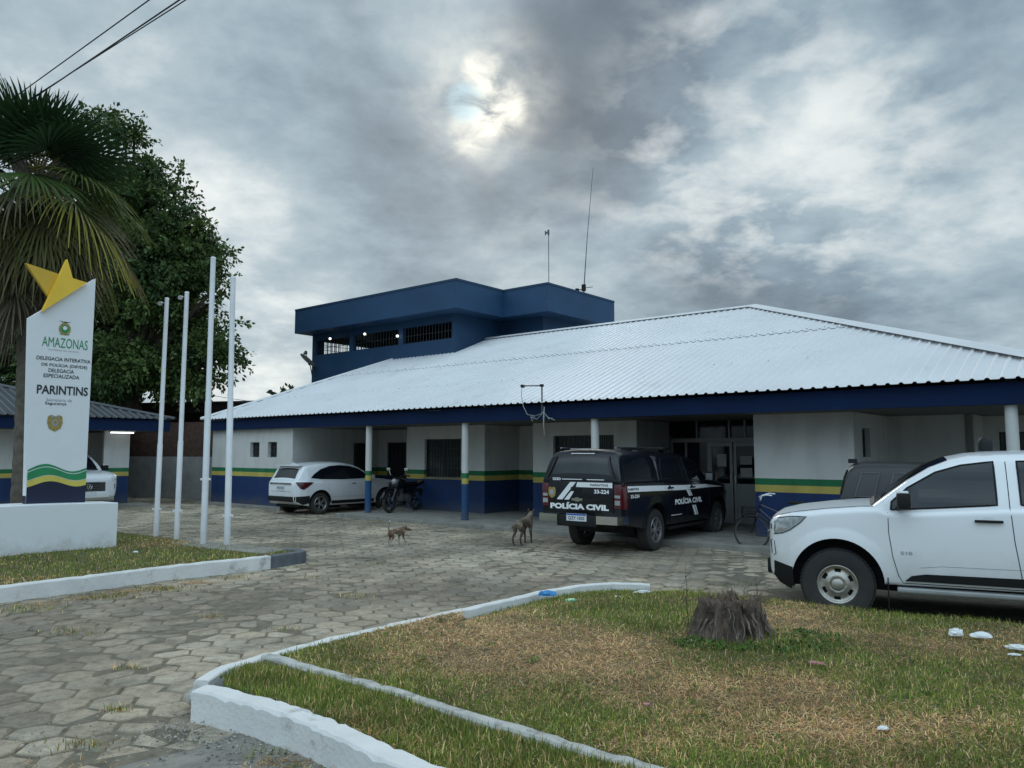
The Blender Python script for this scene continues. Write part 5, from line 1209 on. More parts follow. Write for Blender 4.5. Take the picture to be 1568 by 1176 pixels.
def wheel(parent, x, y, r=.375, w=.25, rr=.235, style='steel', side=1, steer=0.):
    """tyre + rim; side=+1: outer face towards +y"""
    e = bpy.data.objects.new('wheel', None); C.objects.link(e); e.parent = parent; e.location = (x, y, r - .008); e.empty_display_size = .1
    if side < 0: e.rotation_euler = (0, 0, math.pi + steer)
    else: e.rotation_euler = (0, 0, steer)
    h = w / 2
    prof = [(rr, -h + .02), (rr + .02, -h), (r - .07, -h - .006), (r - .02, -h + .012), (r - .004, -h + .04), (r, -h * .5), (r, h * .5), (r - .004, h - .04), (r - .02, h - .012), (r - .07, h + .006), (rr + .02, h), (rr, h - .02), (rr - .012, 0)]
    q = MB().lathe(prof, n=56, axis='Y', closed=True)
    for k in range(56):      # tread blocks
        a = 2 * math.pi * k / 56
        for j in (-1, 0, 1):
            rot = Matrix.Rotation(-a - (.04 * j), 3, 'Y'); q.box(r - .008, r + .005, j * w * .29 - w * .12, j * w * .29 + w * .12, -.014, .014, rot=rot)
    part('tyre', q, m_rubber, e, smooth=35)
    R_ = rr + .004
    q = MB(); q.lathe([(R_ + .004, h - .012), (R_ - .006, h - .004), (R_ - .018, h - .012), (R_ - .022, h - .05), (R_ - .03, -h + .03), (R_ + .0, -h + .02)], n=56, axis='Y')
    if style == 'steel':
        def zf(rad, a):
            f = rad / R_; return h - .045 + .03 * math.exp(-((f - .42) / .2) ** 2) + .012 * math.exp(-((f - .92) / .1) ** 2)
        # disc with six slots
        V = []; F = []; na, nr = 72, 14
        for i in range(nr + 1):
            rad = .055 + (R_ - .02 - .055) * i / nr
            for k in range(na): a = 2 * math.pi * k / na; V.append((rad * math.cos(a), zf(rad, a), rad * math.sin(a)))
        for i in range(nr):
            for k in range(na):
                ph = ((k + .5) % 12) / 12; rm = (i + .5) / nr
                if .30 < ph < .72 and .60 < rm < .84: continue
                F.append((i * na + k, i * na + (k + 1) % na, (i + 1) * na + (k + 1) % na, (i + 1) * na + k))
        q.add(V, F); q.lathe([(.062, h - .03), (.06, h - .002), (.045, h + .008), (.0, h + .010)], n=30, axis='Y')
        for k in range(6): a = 2 * math.pi * k / 6 + .3; q.lathe([(.011, h - .02), (.010, h - .002), (0, h)], n=8, axis='Y', at=(.085 * math.cos(a), 0, .085 * math.sin(a)))
        rm_ = m_rimd
    else:
        ns = style if isinstance(style, int) else 6
        for k in range(ns):
            for dd in (-.10, .10):
                a = 2 * math.pi * k / ns + dd; ca, sa = math.cos(a), math.sin(a); a2 = a + dd * .55; cb, sb_ = math.cos(a2), math.sin(a2)
                q.prism([(.05 * ca - .016 * -sa * 0 + .016 * sa, h - .025, .05 * sa - .016 * ca), (.05 * ca - .016 * sa, h - .025, .05 * sa + .016 * ca), ((R_ - .015) * cb - .013 * sb_, h - .02, (R_ - .015) * sb_ + .013 * cb), ((R_ - .015) * cb + .013 * sb_, h - .02, (R_ - .015) * sb_ - .013 * cb)], (0, -.03, 0))
        q.lathe([(.0, h - .012), (.05, h - .012), (.062, h - .02), (.064, h - .05), (0, h - .05)], n=24, axis='Y'); rm_ = m_rim
    part('rim', q, rm_, e, smooth=35, fix=False)
    part('brake', MB().lathe([(0, h - .075), (rr - .03, h - .075), (rr - .03, h - .09), (0, h - .09)], n=30, axis='Y'), m_black, e)
    return e

def qsec(z): return 1 - .030 * ((z - .80) / .45) ** 2 if z > .80 else 1 - .055 * ((.80 - z) / .45) ** 2
def pickup(name, loc, rz, label, paint, style='steel', canopy=False, rimr=.202, police=False, group=None, front='plain', cat='pickup truck'):
    t = empty(name, loc, rz, label, cat, group)
    T = [(.73, .88), (.72, .96), (.69, 1.03), (.62, 1.075), (.45, 1.12), (.1, 1.17), (-.25, 1.205), (-.42, 1.21), (-.5, 1.18), (-.62, 1.165), (-1.6, 1.235), (-2.65, 1.26), (-2.72, 1.27), (-4.30, 1.30), (-4.38, 1.295), (-4.42, 1.27)]
    B = [(.73, .50), (.70, .44), (.60, .33), (.47, .27), (.43, .38), (-.5, .40), (-3.6, .42), (-4.1, .50), (-4.42, .56)]
    Wd = [(.73, .50), (.72, .64), (.70, .74), (.66, .82), (.58, .87), (.48, .905), (.3, .925), (0, .93), (-.5, .93), (-3.1, .93), (-4.2, .92), (-4.34, .905), (-4.42, .87)]
    S = Shell(-4.42, .73, T, B, Wd, qsec, r=.06, crown=.035); S.flares = [(0, .40, .465, .016), (-3.1, .40, .465, .016)]
    body = part('body', S.mesh(MB(), nx=200, nz=34), [paint, m_black], t, smooth=32)
    arches(body, (0, -3.1), .465, .40, .95)
    part('underbody', MB().box(-3.5, .55, -.62, .62, .30, .55).box(-4.3, -3.5, -.62, .62, .46, .58).box(-.42, .42, -.55, .55, .45, .95).box(-3.52, -2.68, -.55, .55, .45, .95), m_black, t)
    # cab
    Rt = [(-.34, 1.19), (-.52, 1.335), (-.72, 1.49), (-.94, 1.63), (-1.12, 1.705), (-1.33, 1.75), (-1.55, 1.768), (-1.9, 1.778), (-2.35, 1.765), (-2.62, 1.725), (-2.72, 1.66), (-2.80, 1.50), (-2.86, 1.25)]
    Bc = [(-.34, 1.12), (-2.86, 1.15)]
    Wc = [(-.34, .80), (-.5, .862), (-.8, .88), (-1.6, .888), (-2.86, .875)]
    K = Shell(-2.86, -.34, Rt, Bc, Wc, lambda z: 1 - .40 * max(0, z - 1.18) * (.75 + .5 * max(0, z - 1.18)), r=.07, crown=.04, rb=.01)
    part('cab', K.mesh(MB(), nz=14), paint, t, smooth=32)
    ws = part('windshield', K.top_patch(MB(), -.40, -1.12, .90, .93, .005, 14), m_glassdk, t, smooth=40, fix=False)
    part('rear_window', K.top_patch(MB(), -2.735, -2.85, .86, .86, .005, 5), m_glassdk, t, smooth=40, fix=False)
    # doors: seams, windows, handles
    for sd in (1, -1):
        dn = 'front_door'
        seam = MB(); S.side_line(seam, [(-.52, 1.16), (-.52, .95), (-.55, .70), (-.60, .50), (-.64, .43)], sd); S.side_line(seam, [(-1.63, 1.22), (-1.65, .9), (-1.71, .43)], sd); S.side_line(seam, [(-.64, .43), (-1.72, .43)], sd)
        sm = part('door_seam', seam, m_black, t)
        seam = MB(); S.side_line(seam, [(-2.70, 1.2), (-2.72, 1.0), (-2.62, .86), (-2.50, .62), (-2.47, .43)], sd); S.side_line(seam, [(-1.72, .43), (-2.47, .43)], sd)
        K.side_line(seam, [(-1.63, 1.22), (-1.63, 1.70)], sd, w=.004); part('door_seam', seam, m_black, t)
        g = MB(); fw = [(-.55, 1.187), (-.56, 1.27), (-.72, 1.42), (-.99, 1.585), (-1.23, 1.66), (-1.523, 1.70), (-1.523, 1.262), (-1.0, 1.22)]
        K.side_poly(g, fw, sd, .004, .012); a = part('side_window', g, m_glassdk, t)
        g = MB(); rw = [(-1.73, 1.268), (-1.73, 1.705), (-2.2, 1.70), (-2.52, 1.665), (-2.68, 1.46), (-2.70, 1.29)]
        K.side_poly(g, rw, sd, .004, .012); bq = part('side_window', g, m_glassdk, t)
        for w_, poly in ((a, fw), (bq, rw)):
            g = MB(); K.side_line(g, poly + poly[:1], sd, w=.010, off=.002); part('window_trim', g, m_black, w_)
        for hx, hz in ((-1.435, 1.10), (-2.50, 1.12)):
            g = MB().box(-.125, .125, -.012, .012, -.014, .014, bev=.008, at=(hx, sd * (S.Y(hx, hz) + .026), hz)); part('door_handle', g, m_black if not police else m_black, t, smooth=40)
            g = MB(); n_ = 14; g.add([(hx + .055 * math.cos(2 * math.pi * i / n_), sd * (S.Y(hx, hz) + .002), hz + .012 + .034 * math.sin(2 * math.pi * i / n_)) for i in range(n_)], [tuple(range(n_))]); part('handle_cup', g, m_carw if paint is m_carw else m_black, t)
        # mirror
        mr = MB().box(-.065, .065, -.10, .10, -.09, .085, bev=.035, at=(-.67, sd * 1.02, 1.295)); mo = part('mirror', mr, m_black, t, smooth=50)
        part('mirror_cap', MB().box(-.055, .06, -.085, .085, -.0, .025, bev=.012, at=(-.665, sd * 1.02, 1.368)), paint if not police else m_black, mo, smooth=50)
        part('mirror_arm', MB().tube([(-.62, sd * .85, 1.20), (-.64, sd * .96, 1.225)], .028), m_black, mo)
        part('mirror_glass', MB().box(-.738, -.736, sd * 1.02 - .075, sd * 1.02 + .075, 1.225, 1.36), m_chrome, mo)
        # sill cladding, running board, mud flaps
        g = MB(); S.side_poly(g, [(-.66, .455), (-.72, .51), (-.85, .535), (-2.50, .55), (-2.50, .455)], sd, .016, .02); part('cladding', g, m_black, t, smooth=35)
        g = MB(); S.side_line(g, [(-.80, .60), (-1.0, .625), (-2.45, .635)], sd, w=.003); part('crease', g, m_alu if not police else m_black, t)
        part('running_board', MB().box(-2.55, -.58, sd * .86 - .07, sd * .86 + .07, .335, .385, bev=.015), m_black if police else m_alu, t)
        for fx in ((-.49, -3.60) if not police else ()): part('mud_flap', MB().box(fx - .012, fx, sd * .80 - .12, sd * .80 + .12, .14, .48, bev=.005), m_black, t)
        # headlight
        hl = [(.705, .885), (.705, 1.0), (.68, 1.035), (.58, 1.065), (.45, 1.085), (.295, 1.09), (.36, 1.02), (.47, .935), (.56, .895), (.64, .88)]
        g = MB(); S.side_poly(g, hl, sd, .006, .015); h_ = part('headlight', g, m_lens, t, smooth=50)
        g = MB(); S.side_line(g, hl + hl[:1], sd, w=.006, off=.004); part('headlight_rim', g, m_black, h_)
        g = MB(); S.side_poly(g, [(.50, .96), (.56, .92), (.64, .91), (.69, .93), (.69, .99), (.60, 1.01)], sd, .010, .006); part('reflector', g, m_chrome, h_, smooth=50)
        # lower front bumper corner and vent slit
        g = MB(); S.side_poly(g, [(.725, .515), (.68, .42), (.60, .345), (.475, .285), (.445, .36), (.455, .53), (.58, .565), (.725, .60)], sd, .012, .02); part('bumper', g, m_black, t, smooth=40)
        g = MB(); S.side_poly(g, [(.70, .80), (.67, .815), (.645, .80), (.64, .74), (.63, .66), (.655, .64), (.685, .66)], sd, .006, .01); part('vent', g, m_black, t, smooth=40)
        # tail lamp
        tl = MB(); S.side_poly(tl, [(-4.415, .82), (-4.30, .80), (-4.24, .86), (-4.24, 1.20), (-4.30, 1.235), (-4.415, 1.235)], sd, .008, .02)
        y0, y1 = (.725, .875) if sd > 0 else (-.875, -.725)
        tl.box(-4.435, -4.415, y0, y1, .82, 1.235, bev=.006); tlo = part('tail_light', tl, m_red, t, smooth=40)
        part('reverse_lamp', MB().box(-4.441, -4.434, y0 + .02, y1 - .02, .88, .96, bev=.002).box(-4.441, -4.434, y0 + .02, y1 - .02, 1.0, 1.05, bev=.002), m_lens, tlo)
        wheel(t, 0, sd * .785, .378, .25, rimr, style, sd); wheel(t, -3.1, sd * .785, .378, .25, rimr, style, sd)
    # bonnet shut line
    g = MB(); g.tube([S.top(x, .93) [:2] + (S.top(x, .93)[2] + .001,) for x in np.linspace(.64, -.40, 14)], .004, n=5).tube([S.top(x, -.93)[:2] + (S.top(x, -.93)[2] + .001,) for x in np.linspace(.64, -.40, 14)], .004, n=5); part('bonnet_seam', g, m_black, t)
    # wipers at the base of the windshield
    part('cowl', K.top_patch(MB(), -.345, -.40, .92, .92, .009, 3), m_black, t, fix=False)
    # front end
    X = .73
    gr = part('grille', MB().box(X - .02, X + .012, -.47, .47, .60, .86, bev=.01), m_black, t)
    bars = MB()
    for i in range(4): bars.box(X + .012, X + .02, -.45, .45, .625 + i * .062, .64 + i * .062)
    part('grille_bar', bars.box(X + .011, X + .03, -.46, .46, .865, .885), m_chrome, gr)
    part('bumper', MB().box(X - .06, X + .03, -.60, .60, .40, .585, bev=.03), m_black if front != 'vw' else paint, t, smooth=40)
    part('number_plate', MB().box(X + .03, X + .038, -.2, .2, .47, .58), m_plate, t)
    if front == 'vw':
        q = MB(); c = (X + .03, 0, .745); n_ = 24
        q.lathe([(.075, -.004), (.075, .006), (.090, .006), (.090, -.004)], n=n_, axis='X', at=c, closed=True)
        for pts in ([(-.035, .068), (0, .005), (.035, .068)], [(-.07, .02), (-.035, -.06), (0, .0), (.035, -.06), (.07, .02)]): q.tube([(c[0] + .003, a, c[2] + b) for a, b in pts], .008, n=6)
        part('emblem', q, m_chrome, gr)
    else:
        q = MB(); bt = [(-.125, .012), (-.10, .035), (-.045, .035), (-.045, .055), (.045, .055), (.045, .035), (.125, .035), (.105, -.012), (.125 - .02, -.035), (.045, -.035), (.045, -.055), (-.045, -.055), (-.045, -.035), (-.125, -.035)]
        q.prism([(X + .03, a, .745 + b) for a, b in bt], (.012, 0, 0)); part('emblem', q, m_gold, gr)
    # tail: gate, bumper, plate
    XR = -4.42
    tg = part('tailgate', MB().box(XR - .022, XR + .01, -.715, .715, .735, 1.285, bev=.018), paint, t, smooth=40)
    part('gate_handle', MB().box(XR - .035, XR - .02, -.02, .20, 1.10, 1.175, bev=.012), m_black, tg)
    bt = [(-.115, .02), (-.045, .02), (-.045, .036), (.045, .036), (.045, .02), (.128, .02), (.105, -.022), (.045, -.022), (.045, -.036), (-.045, -.036), (-.045, -.022), (-.128, -.022)]
    q = MB(); q.prism([(XR - .024, -(a) + .06, .955 + b) for a, b in bt], (-.012, 0, 0)); part('emblem', q, m_chrome, tg)
    bp = part('rear_bumper', MB().box(XR - .15, XR + .08, -.42, .42, .50, .68, bev=.02), m_black, t, smooth=40)
    for sd in (1, -1):
        q = MB(); q.prism([(XR + .16, sd * .925, .55), (XR - .02, sd * .93, .55), (XR - .14, sd * .86, .55), (XR - .165, sd * .43, .55), (XR - .05, sd * .43, .55)], (0, 0, .14)); part('bumper_end', q, m_chrome, bp, bevel=None)
    pl = part('number_plate', MB().box(XR - .165, XR - .155, -.22, .22, .585, .715), m_plate, t)
    part('plate_band', MB().box(XR - .168, XR - .1655, -.215, .215, .685, .712), m_plateb, pl)
    q = MB(); text(q, 'QZY 1E02', lambda a, b: (XR - .1672, -a, b), 0, .632, .36, .065, .02); part('lettering', q, m_txtk, pl, fix=False)
    return t, S, K

# white pickup in the foreground, side on, facing left
wr = math.atan2(.425, -.905)
tw_, S1, K1 = pickup('pickup_truck', (3.91, 9.31, 0), wr, 'white double cab pickup parked side on at the right edge, cut off by the frame', m_carw)
# The left-hand side (y>0) of this truck faces the camera
bc = part('beacon_lamp', MB().lathe([(0, .17), (.04, .165), (.068, .13), (.075, .08), (.075, .01), (0, .01)], n=24, at=(-1.55, -.05, 1.80)), m_black, tw_, smooth=50)
q = MB(); S1.side_text(q, 'S10', -.68, .745, .11, .035, 1, .02, flip=-1); part('badge', q, m_txtgr, tw_, fix=False)

# black police pickup with canopy, seen from its right rear
FW = Vector((.60, .80)); RT = Vector((.80, -.60))
ra = Vector((1.98, 14.87)) ; fa = ra + FW * 3.1 * .95
tp, S2, K2 = pickup('police_pickup', (fa.x, fa.y, 0), math.atan2(FW.y, FW.x), 'black patrol pickup with a bed canopy, white stripes and lettering, backed towards the camera', m_carb, style=6, rimr=.225, police=True)
def canopy(parent, police=True):
    Rt = [(-2.90, 1.72), (-2.96, 1.775), (-3.1, 1.80), (-3.6, 1.82), (-4.1, 1.82), (-4.24, 1.80), (-4.31, 1.74), (-4.36, 1.60), (-4.42, 1.31)]
    Kc = Shell(-4.42, -2.90, Rt, [(-2.90, 1.22), (-4.42, 1.24)], [(-2.90, .86), (-3.2, .875), (-4.25, .875), (-4.42, .865)], lambda z: 1 - .34 * max(0, z - 1.27) * (.8 + .45 * max(0, z - 1.27)), r=.11, crown=.035, rb=.01)
    c = part('canopy', Kc.mesh(MB(), nz=12, nx=50), m_carb if police else m_canopy, parent, smooth=32)
    part('canopy_rear_window', Kc.top_patch(MB(), -4.335, -4.405, .86, .86, .006, 6), m_winin, c, smooth=40, fix=False)
    for f in (.93,):
        q = MB(); q.tube([(Kc.top(x, f)[0] - .012, Kc.top(x, f)[1], Kc.top(x, f)[2] + .004) for x in (-4.32, -4.36, -4.40, -4.415)], .012); q.tube([(Kc.top(x, -f)[0] - .012, Kc.top(x, -f)[1], Kc.top(x, -f)[2] + .004) for x in (-4.32, -4.36, -4.40, -4.415)], .012); part('canopy_frame', q, m_black, c)
    for sd in (1, -1):
        if police:
            g = MB(); Kc.side_poly(g, [(-3.03, 1.34), (-3.03, 1.66), (-3.3, 1.70), (-4.0, 1.70), (-4.16, 1.66), (-4.24, 1.34)], sd, .005, .01); part('canopy_side_window', g, m_glassdk, c)
    return c, Kc
cn, K3 = canopy(tp); tp.scale = (.95, .94, 1)
part('brake_lamp', MB().box(-4.30, -4.27, -.30, .30, 1.845, 1.862, bev=.004), m_alu, cn)
# roof light bar on the cab
part('light_bar', MB().box(-1.95, -1.65, -.52, .52, 1.835, 1.90, bev=.025).box(-1.9, -1.7, -.4, -.36, 1.79, 1.84).box(-1.9, -1.7, .36, .4, 1.79, 1.84), m_black, tp, smooth=40)
part('roof_rack', MB().tube([(-3.0, -.62, 1.86), (-4.15, -.62, 1.875)], .014).tube([(-3.0, .62, 1.86), (-4.15, .62, 1.875)], .014), m_chrome, cn)
# rear decals (tailgate plane)
XG = -4.42 - .0245
def rp(a, b, d=0): return (XG - d, -a, b)      # a: to the right seen from behind
q = MB(); text(q, 'POLÍCIA CIVIL', rp, -.03, .84, 1.30, .125, .06); part('lettering', q, m_decal, tp, fix=False)
q = MB(); q.add([rp(-.06, 1.262), rp(.70, 1.262), rp(.70, 1.175), rp(-.09, 1.175)], [(0, 1, 2, 3)]); q.add([rp(-.22, 1.262), rp(-.09, 1.262), rp(-.40, .945), rp(-.53, .945)], [(0, 1, 2, 3)]); q.add([rp(-.20, 1.10), rp(-.13, 1.10), rp(-.25, .945), rp(-.36, .945)], [(0, 1, 2, 3)]); part('stripe', q, m_decal, tp, fix=False)
q = MB(); text(q, 'PARINTINS', lambda a, b: rp(a, b, .003), .42, 1.218, .38, .04, .02); part('lettering', q, m_txtk, tp, fix=False)
q = MB(); text(q, '33-224', rp, .47, 1.105, .32, .07, .04); part('lettering', q, m_decal, tp, fix=False)
q = MB(); q.add([rp(-.64 + x * .72, 1.075 + z * .75) for x, z in sh_], [tuple(range(10))]); q.add([rp(-.64 + .05 * math.cos(i * .5236), 1.07 + .055 * math.sin(i * .5236), .003) for i in range(12)], [tuple(range(12))], 1); part('badge', q, [m_gold, m_txtgr], tp, fix=False)
q = MB()      # three rings and a thin line under the rear glass
def rg(a, b, d=.0): return (-4.425 - d, -a, b)
for i in range(3): q.add([rg(-.60 + i * .06 + (.034 if k < 14 else .018) * math.cos(k % 14 * .4488), 1.312 + (.026 if k < 14 else .012) * math.sin(k % 14 * .4488), .004) for k in range(28)], [(k, (k + 1) % 14, 14 + (k + 1) % 14, 14 + k) for k in range(14)])
q.add([rg(-.42, 1.318, .004), rg(.04, 1.318, .004), rg(.04, 1.304, .004), rg(-.42, 1.304, .004)], [(0, 1, 2, 3)]); q.add([rg(.14, 1.318, .004), rg(.52, 1.318, .004), rg(.52, 1.304, .004), rg(.14, 1.304, .004)], [(0, 1, 2, 3)]); part('stripe', q, m_decal, cn, fix=False)
part('third_brake_strip', MB().box(-4.335, -4.315, -.26, .26, 1.765, 1.782), m_decal, cn)
# side decals, both sides
for sd in (-1, 1):
    q = MB(); S2.side_poly(q, [(-4.38, 1.205), (-3.3, 1.185), (-1.8, 1.15), (-.7, 1.135), (.30, 1.055), (-.7, 1.065), (-1.8, 1.055), (-3.3, 1.085), (-4.38, 1.105)], sd, .003, .004)
    part('stripe', q, m_decal, tp, fix=False)
    q = MB(); S2.side_poly(q, [(-1.72, 1.05), (-1.62, 1.05), (-1.50, .93), (-1.60, .93)], sd, .0045, .004); S2.side_poly(q, [(-1.59, 1.05), (-1.54, 1.05), (-1.42, .93), (-1.47, .93)], sd, .0045, .004)
    S2.side_poly(q, [(-1.46, .74), (-1.36, .74), (-1.20, .54), (-1.30, .54)], sd, .0045, .004); S2.side_poly(q, [(-1.33, .74), (-1.28, .74), (-1.12, .54), (-1.17, .54)], sd, .0045, .004); part('stripe', q, m_decal, tp, fix=False)
    q = MB(); S2.side_text(q, 'POLÍCIA CIVIL', -1.62, .85, 1.35, .13, sd, .05, flip=-sd); part('lettering', q, m_decal, tp, fix=False)
    q = MB(); S2.side_text(q, '33-224', -3.98, 1.02, .34, .06, sd, .03, flip=-sd); part('lettering', q, m_decal, tp, fix=False)
    q = MB(); S2.side_text(q, 'PARINTINS', -4.02, 1.147, .40, .04, sd, .02, off=.009, flip=-sd); part('lettering', q, m_txtk, tp, fix=False)
    q = MB(); S2.side_poly(q, [(-2.45, .60), (-1.95, .60), (-1.95, .588), (-2.45, .588)], sd, .004, .004); part('stripe', q, m_decal, tp, fix=False)

# charcoal pickup with canopy behind the white truck, facing right
cb, S4, K4 = pickup('canopy_pickup', (9.03, 9.9, 0), math.atan2(-.43, .90), 'dark grey pickup with a ribbed fibre canopy, mostly hidden behind the white pickup', m_canopy, style=6)
c4, K5 = canopy(cb, False); cb.scale = (1, 1, .895)
for i, x in enumerate((-4.24, -3.83, -3.38)):
    w_ = .33 if i < 2 else .42
    g = MB(); K5.side_poly(g, [(x, 1.31), (x + .10, 1.68), (x + w_, 1.68), (x + w_ - .08, 1.31)], -1, .03, .05); cpn = part('canopy_panel', g, m_canopy, c4); g = MB(); K5.side_line(g, [(x, 1.31), (x + .10, 1.68), (x + w_, 1.68), (x + w_ - .08, 1.31), (x, 1.31)], -1, w=.009, off=.031); part('panel_edge', g, m_pipe, cpn)
    part('canopy_latch', MB().box(x + .13, x + .21, -.80, -.77, 1.47, 1.53, bev=.008), m_black, c4)
part('camera', MB().box(-4.32, -4.20, -.50, -.40, 1.83, 1.90, bev=.01), m_black, c4)
q = MB(); K5.side_text(q, 'AM', -3.42, 1.44, .16, .075, -1, .03, off=.045); part('lettering', q, m_decal, c4, fix=False)
q = MB(); q.add([(-3.24 + .062 * math.cos(i * .449), -(K5.Y(-3.2, 1.58) + .045), 1.575 + .062 * math.sin(i * .449)) for i in range(14)], [tuple(range(14))]); part('crest', q, mpg, c4)

# silver-white pickup beside the annex, nose on
tv, S6, K6 = pickup('pickup_truck', (-13.45, 24.1, 0), math.atan2(-.634, .7733), 'silver white pickup parked before the annex, half hidden behind the sign', m_cars, style=6, front='vw')
# round mast-like lamp above the white truck: a far column top is carried by the station

# ------------------------------------------------------------------ white compact SUV under the veranda
def suv():
    FW = Vector((.634, .7733)); RT = Vector((.7733, -.634)); ra = Vector((-5.60, 22.44)) - RT * .88 * 1.0
    fa = ra + FW * 2.61
    t = empty('compact_suv', (fa.x, fa.y, 0), math.atan2(FW.y, FW.x), 'white compact SUV parked nose in under the left end of the veranda', 'car')
    qz = lambda z: 1 - .035 * max(0, (z - .75) / .35) ** 2 if z > .75 else 1 - .05 * ((.75 - z) / .45) ** 2
    T = [(.84, .80), (.80, .88), (.6, .95), (0, 1.02), (-.5, 1.05), (-1.5, 1.03), (-2.4, 1.04), (-3.1, 1.055), (-3.36, 1.05), (-3.43, 1.0), (-3.45, .96)]
    B = [(.84, .36), (.7, .26), (.4, .24), (-3.0, .26), (-3.3, .32), (-3.45, .42)]
    Wd = [(.84, .45), (.80, .62), (.7, .74), (.45, .84), (0, .875), (-1.3, .88), (-2.6, .885), (-3.1, .86), (-3.3, .80), (-3.40, .72), (-3.45, .64)]
    S = Shell(-3.45, .84, T, B, Wd, qz, r=.09, crown=.03); body = part('body', S.mesh(MB(), nx=160, nz=30), [m_carw, m_black], t, smooth=32)
    arches(body, (0, -2.61), .385, .34, .9)
    part('underbody', MB().box(-3.2, .6, -.6, .6, .22, .5).box(-.36, .36, -.52, .52, .3, .8).box(-2.97, -2.25, -.52, .52, .3, .8), m_black, t)
    Rt = [(-.30, 1.02), (-.6, 1.19), (-1.0, 1.42), (-1.25, 1.515), (-1.6, 1.565), (-2.0, 1.575), (-2.5, 1.555), (-2.95, 1.50), (-3.10, 1.465), (-3.18, 1.36), (-3.30, 1.14), (-3.38, 1.0)]
    K = Shell(-3.38, -.30, Rt, [(-.30, .96), (-3.38, .98)], [(-.30, .78), (-.6, .845), (-1.5, .865), (-2.5, .86), (-3.0, .83), (-3.2, .77), (-3.38, .70)], lambda z: 1 - .42 * max(0, z - 1.03) * (.7 + .6 * max(0, z - 1.03)), r=.09, crown=.035, rb=.01)
    part('cab', K.mesh(MB(), nz=14), m_carw, t, smooth=32)
    part('windshield', K.top_patch(MB(), -.36, -1.05, .9, .92, .005, 12), m_glassdk, t, smooth=40, fix=False)
    part('rear_window', K.top_patch(MB(), -3.165, -3.33, .90, .86, .006, 7), m_glassdk, t, smooth=40, fix=False)
    part('spoiler', MB().box(-3.26, -3.05, -.60, .60, 1.475, 1.51, bev=.014), m_carw, t, smooth=50)
    q = MB(); q.prism([(-2.88, -.012, 1.535), (-3.05, -.012, 1.515), (-3.04, -.012, 1.60)], (0, .024, 0)); part('antenna_fin', q, m_carw, t)
    for sd in (1, -1):
        g = MB(); dlo = [(-.62, 1.07), (-.80, 1.20), (-1.1, 1.37), (-1.4, 1.455), (-1.8, 1.49), (-2.2, 1.465), (-2.55, 1.37), (-2.80, 1.23), (-2.93, 1.12), (-2.6, 1.08), (-1.8, 1.055)]
        K.side_poly(g, dlo, sd, .004, .012); w_ = part('side_window', g, m_glassdk, t); g = MB(); K.side_line(g, dlo + dlo[:1], sd, w=.009, off=.002); part('window_trim', g, m_black, w_)
        g = MB(); S.side_line(g, [(-.55, 1.0), (-.52, .75), (-.60, .36)], sd, w=.003); S.side_line(g, [(-1.48, 1.0), (-1.49, .36)], sd, w=.003); S.side_line(g, [(-2.32, 1.0), (-2.30, .70), (-2.16, .5), (-2.12, .36)], sd, w=.003); part('door_seam', g, m_alu, t)
        part('door_handle', MB().box(-.09, .09, -.012, .012, -.013, .013, bev=.006, at=(-1.35, sd * (S.Y(-1.35, .92) + .02), .92)), m_chrome, t, smooth=40)
        g = MB(); S.side_poly(g, [(-2.18, .30), (-.48, .30), (-.48, .40), (-2.18, .40)], sd, .010, .02); part('cladding', g, m_black, t)
        g = MB(); S.side_line(g, [(-.5, .48), (-2.15, .53)], sd, w=.005); part('crease', g, m_alu, t)
        for ax in (0, -2.61):
            g = MB(); P = [(ax + .395 * math.cos(a_), sd * (S.Y(ax + .395 * math.cos(a_), .34 + .395 * math.sin(a_)) + .003), .34 + .395 * math.sin(a_)) for a_ in np.linspace(0, math.pi, 28)]; g.tube(P, .018, n=7); part('arch_lip', g, m_black, t, smooth=60)
        g = MB(); S.side_poly(g, [(-3.42, .99), (-3.38, .93), (-3.30, .80), (-3.20, .77), (-3.02, .88), (-2.86, .985), (-3.1, .995)], sd, .008, .02); tl = part('tail_light', g, m_red, t, smooth=40)
        g = MB(); S.side_line(g, [(-3.40, .985), (-3.30, .81), (-3.20, .775), (-2.87, .98), (-3.40, .99)], sd, w=.010, off=.006); part('lamp_rim', g, m_black, tl)
        part('mirror', MB().box(-.09, .09, -.10, .10, -.07, .08, bev=.03, at=(-.72, sd * .98, 1.10)), m_carw, t, smooth=50)
        g = MB(); S.side_poly(g, [(.80, .70), (.55, .86), (.25, .90), (.45, .80), (.7, .70)], sd, .006, .015); part('headlight', g, m_lens, t)
        g = MB(); S.side_poly(g, [(-3.43, .43), (-3.43, .56), (-3.20, .57), (-3.0, .58), (-3.0, .36), (-3.2, .31)], sd, .012, .02); part('bumper_cladding', g, m_black, t, smooth=40)
        wheel(t, 0, sd * .77, .335, .215, .215, 5, sd); wheel(t, -2.61, sd * .77, .335, .215, .215, 5, sd)
    t.scale = (.95, .94, .94); XR = -3.45
    part('bumper', MB().box(XR - .03, XR + .12, -.64, .64, .40, .56, bev=.03), m_black, t, smooth=40)
    part('badge_bar', MB().box(XR - .004, XR + .002, -.5, .5, .70, .712), m_alu, t)
    q = part('tailgate_trim', MB().box(XR - .02, XR, -.55, .55, .92, .975, bev=.008), m_chrome, t, smooth=40)
    part('number_plate', MB().box(XR - .018, XR - .004, -.21, .21, .755, .885), m_plate, t)
    q = MB(); text(q, 'PHZ 4F31', lambda a, b: (XR - .0195, -a, b), 0, .815, .34, .06, .02); part('lettering', q, m_txtk, t, fix=False)
suv()

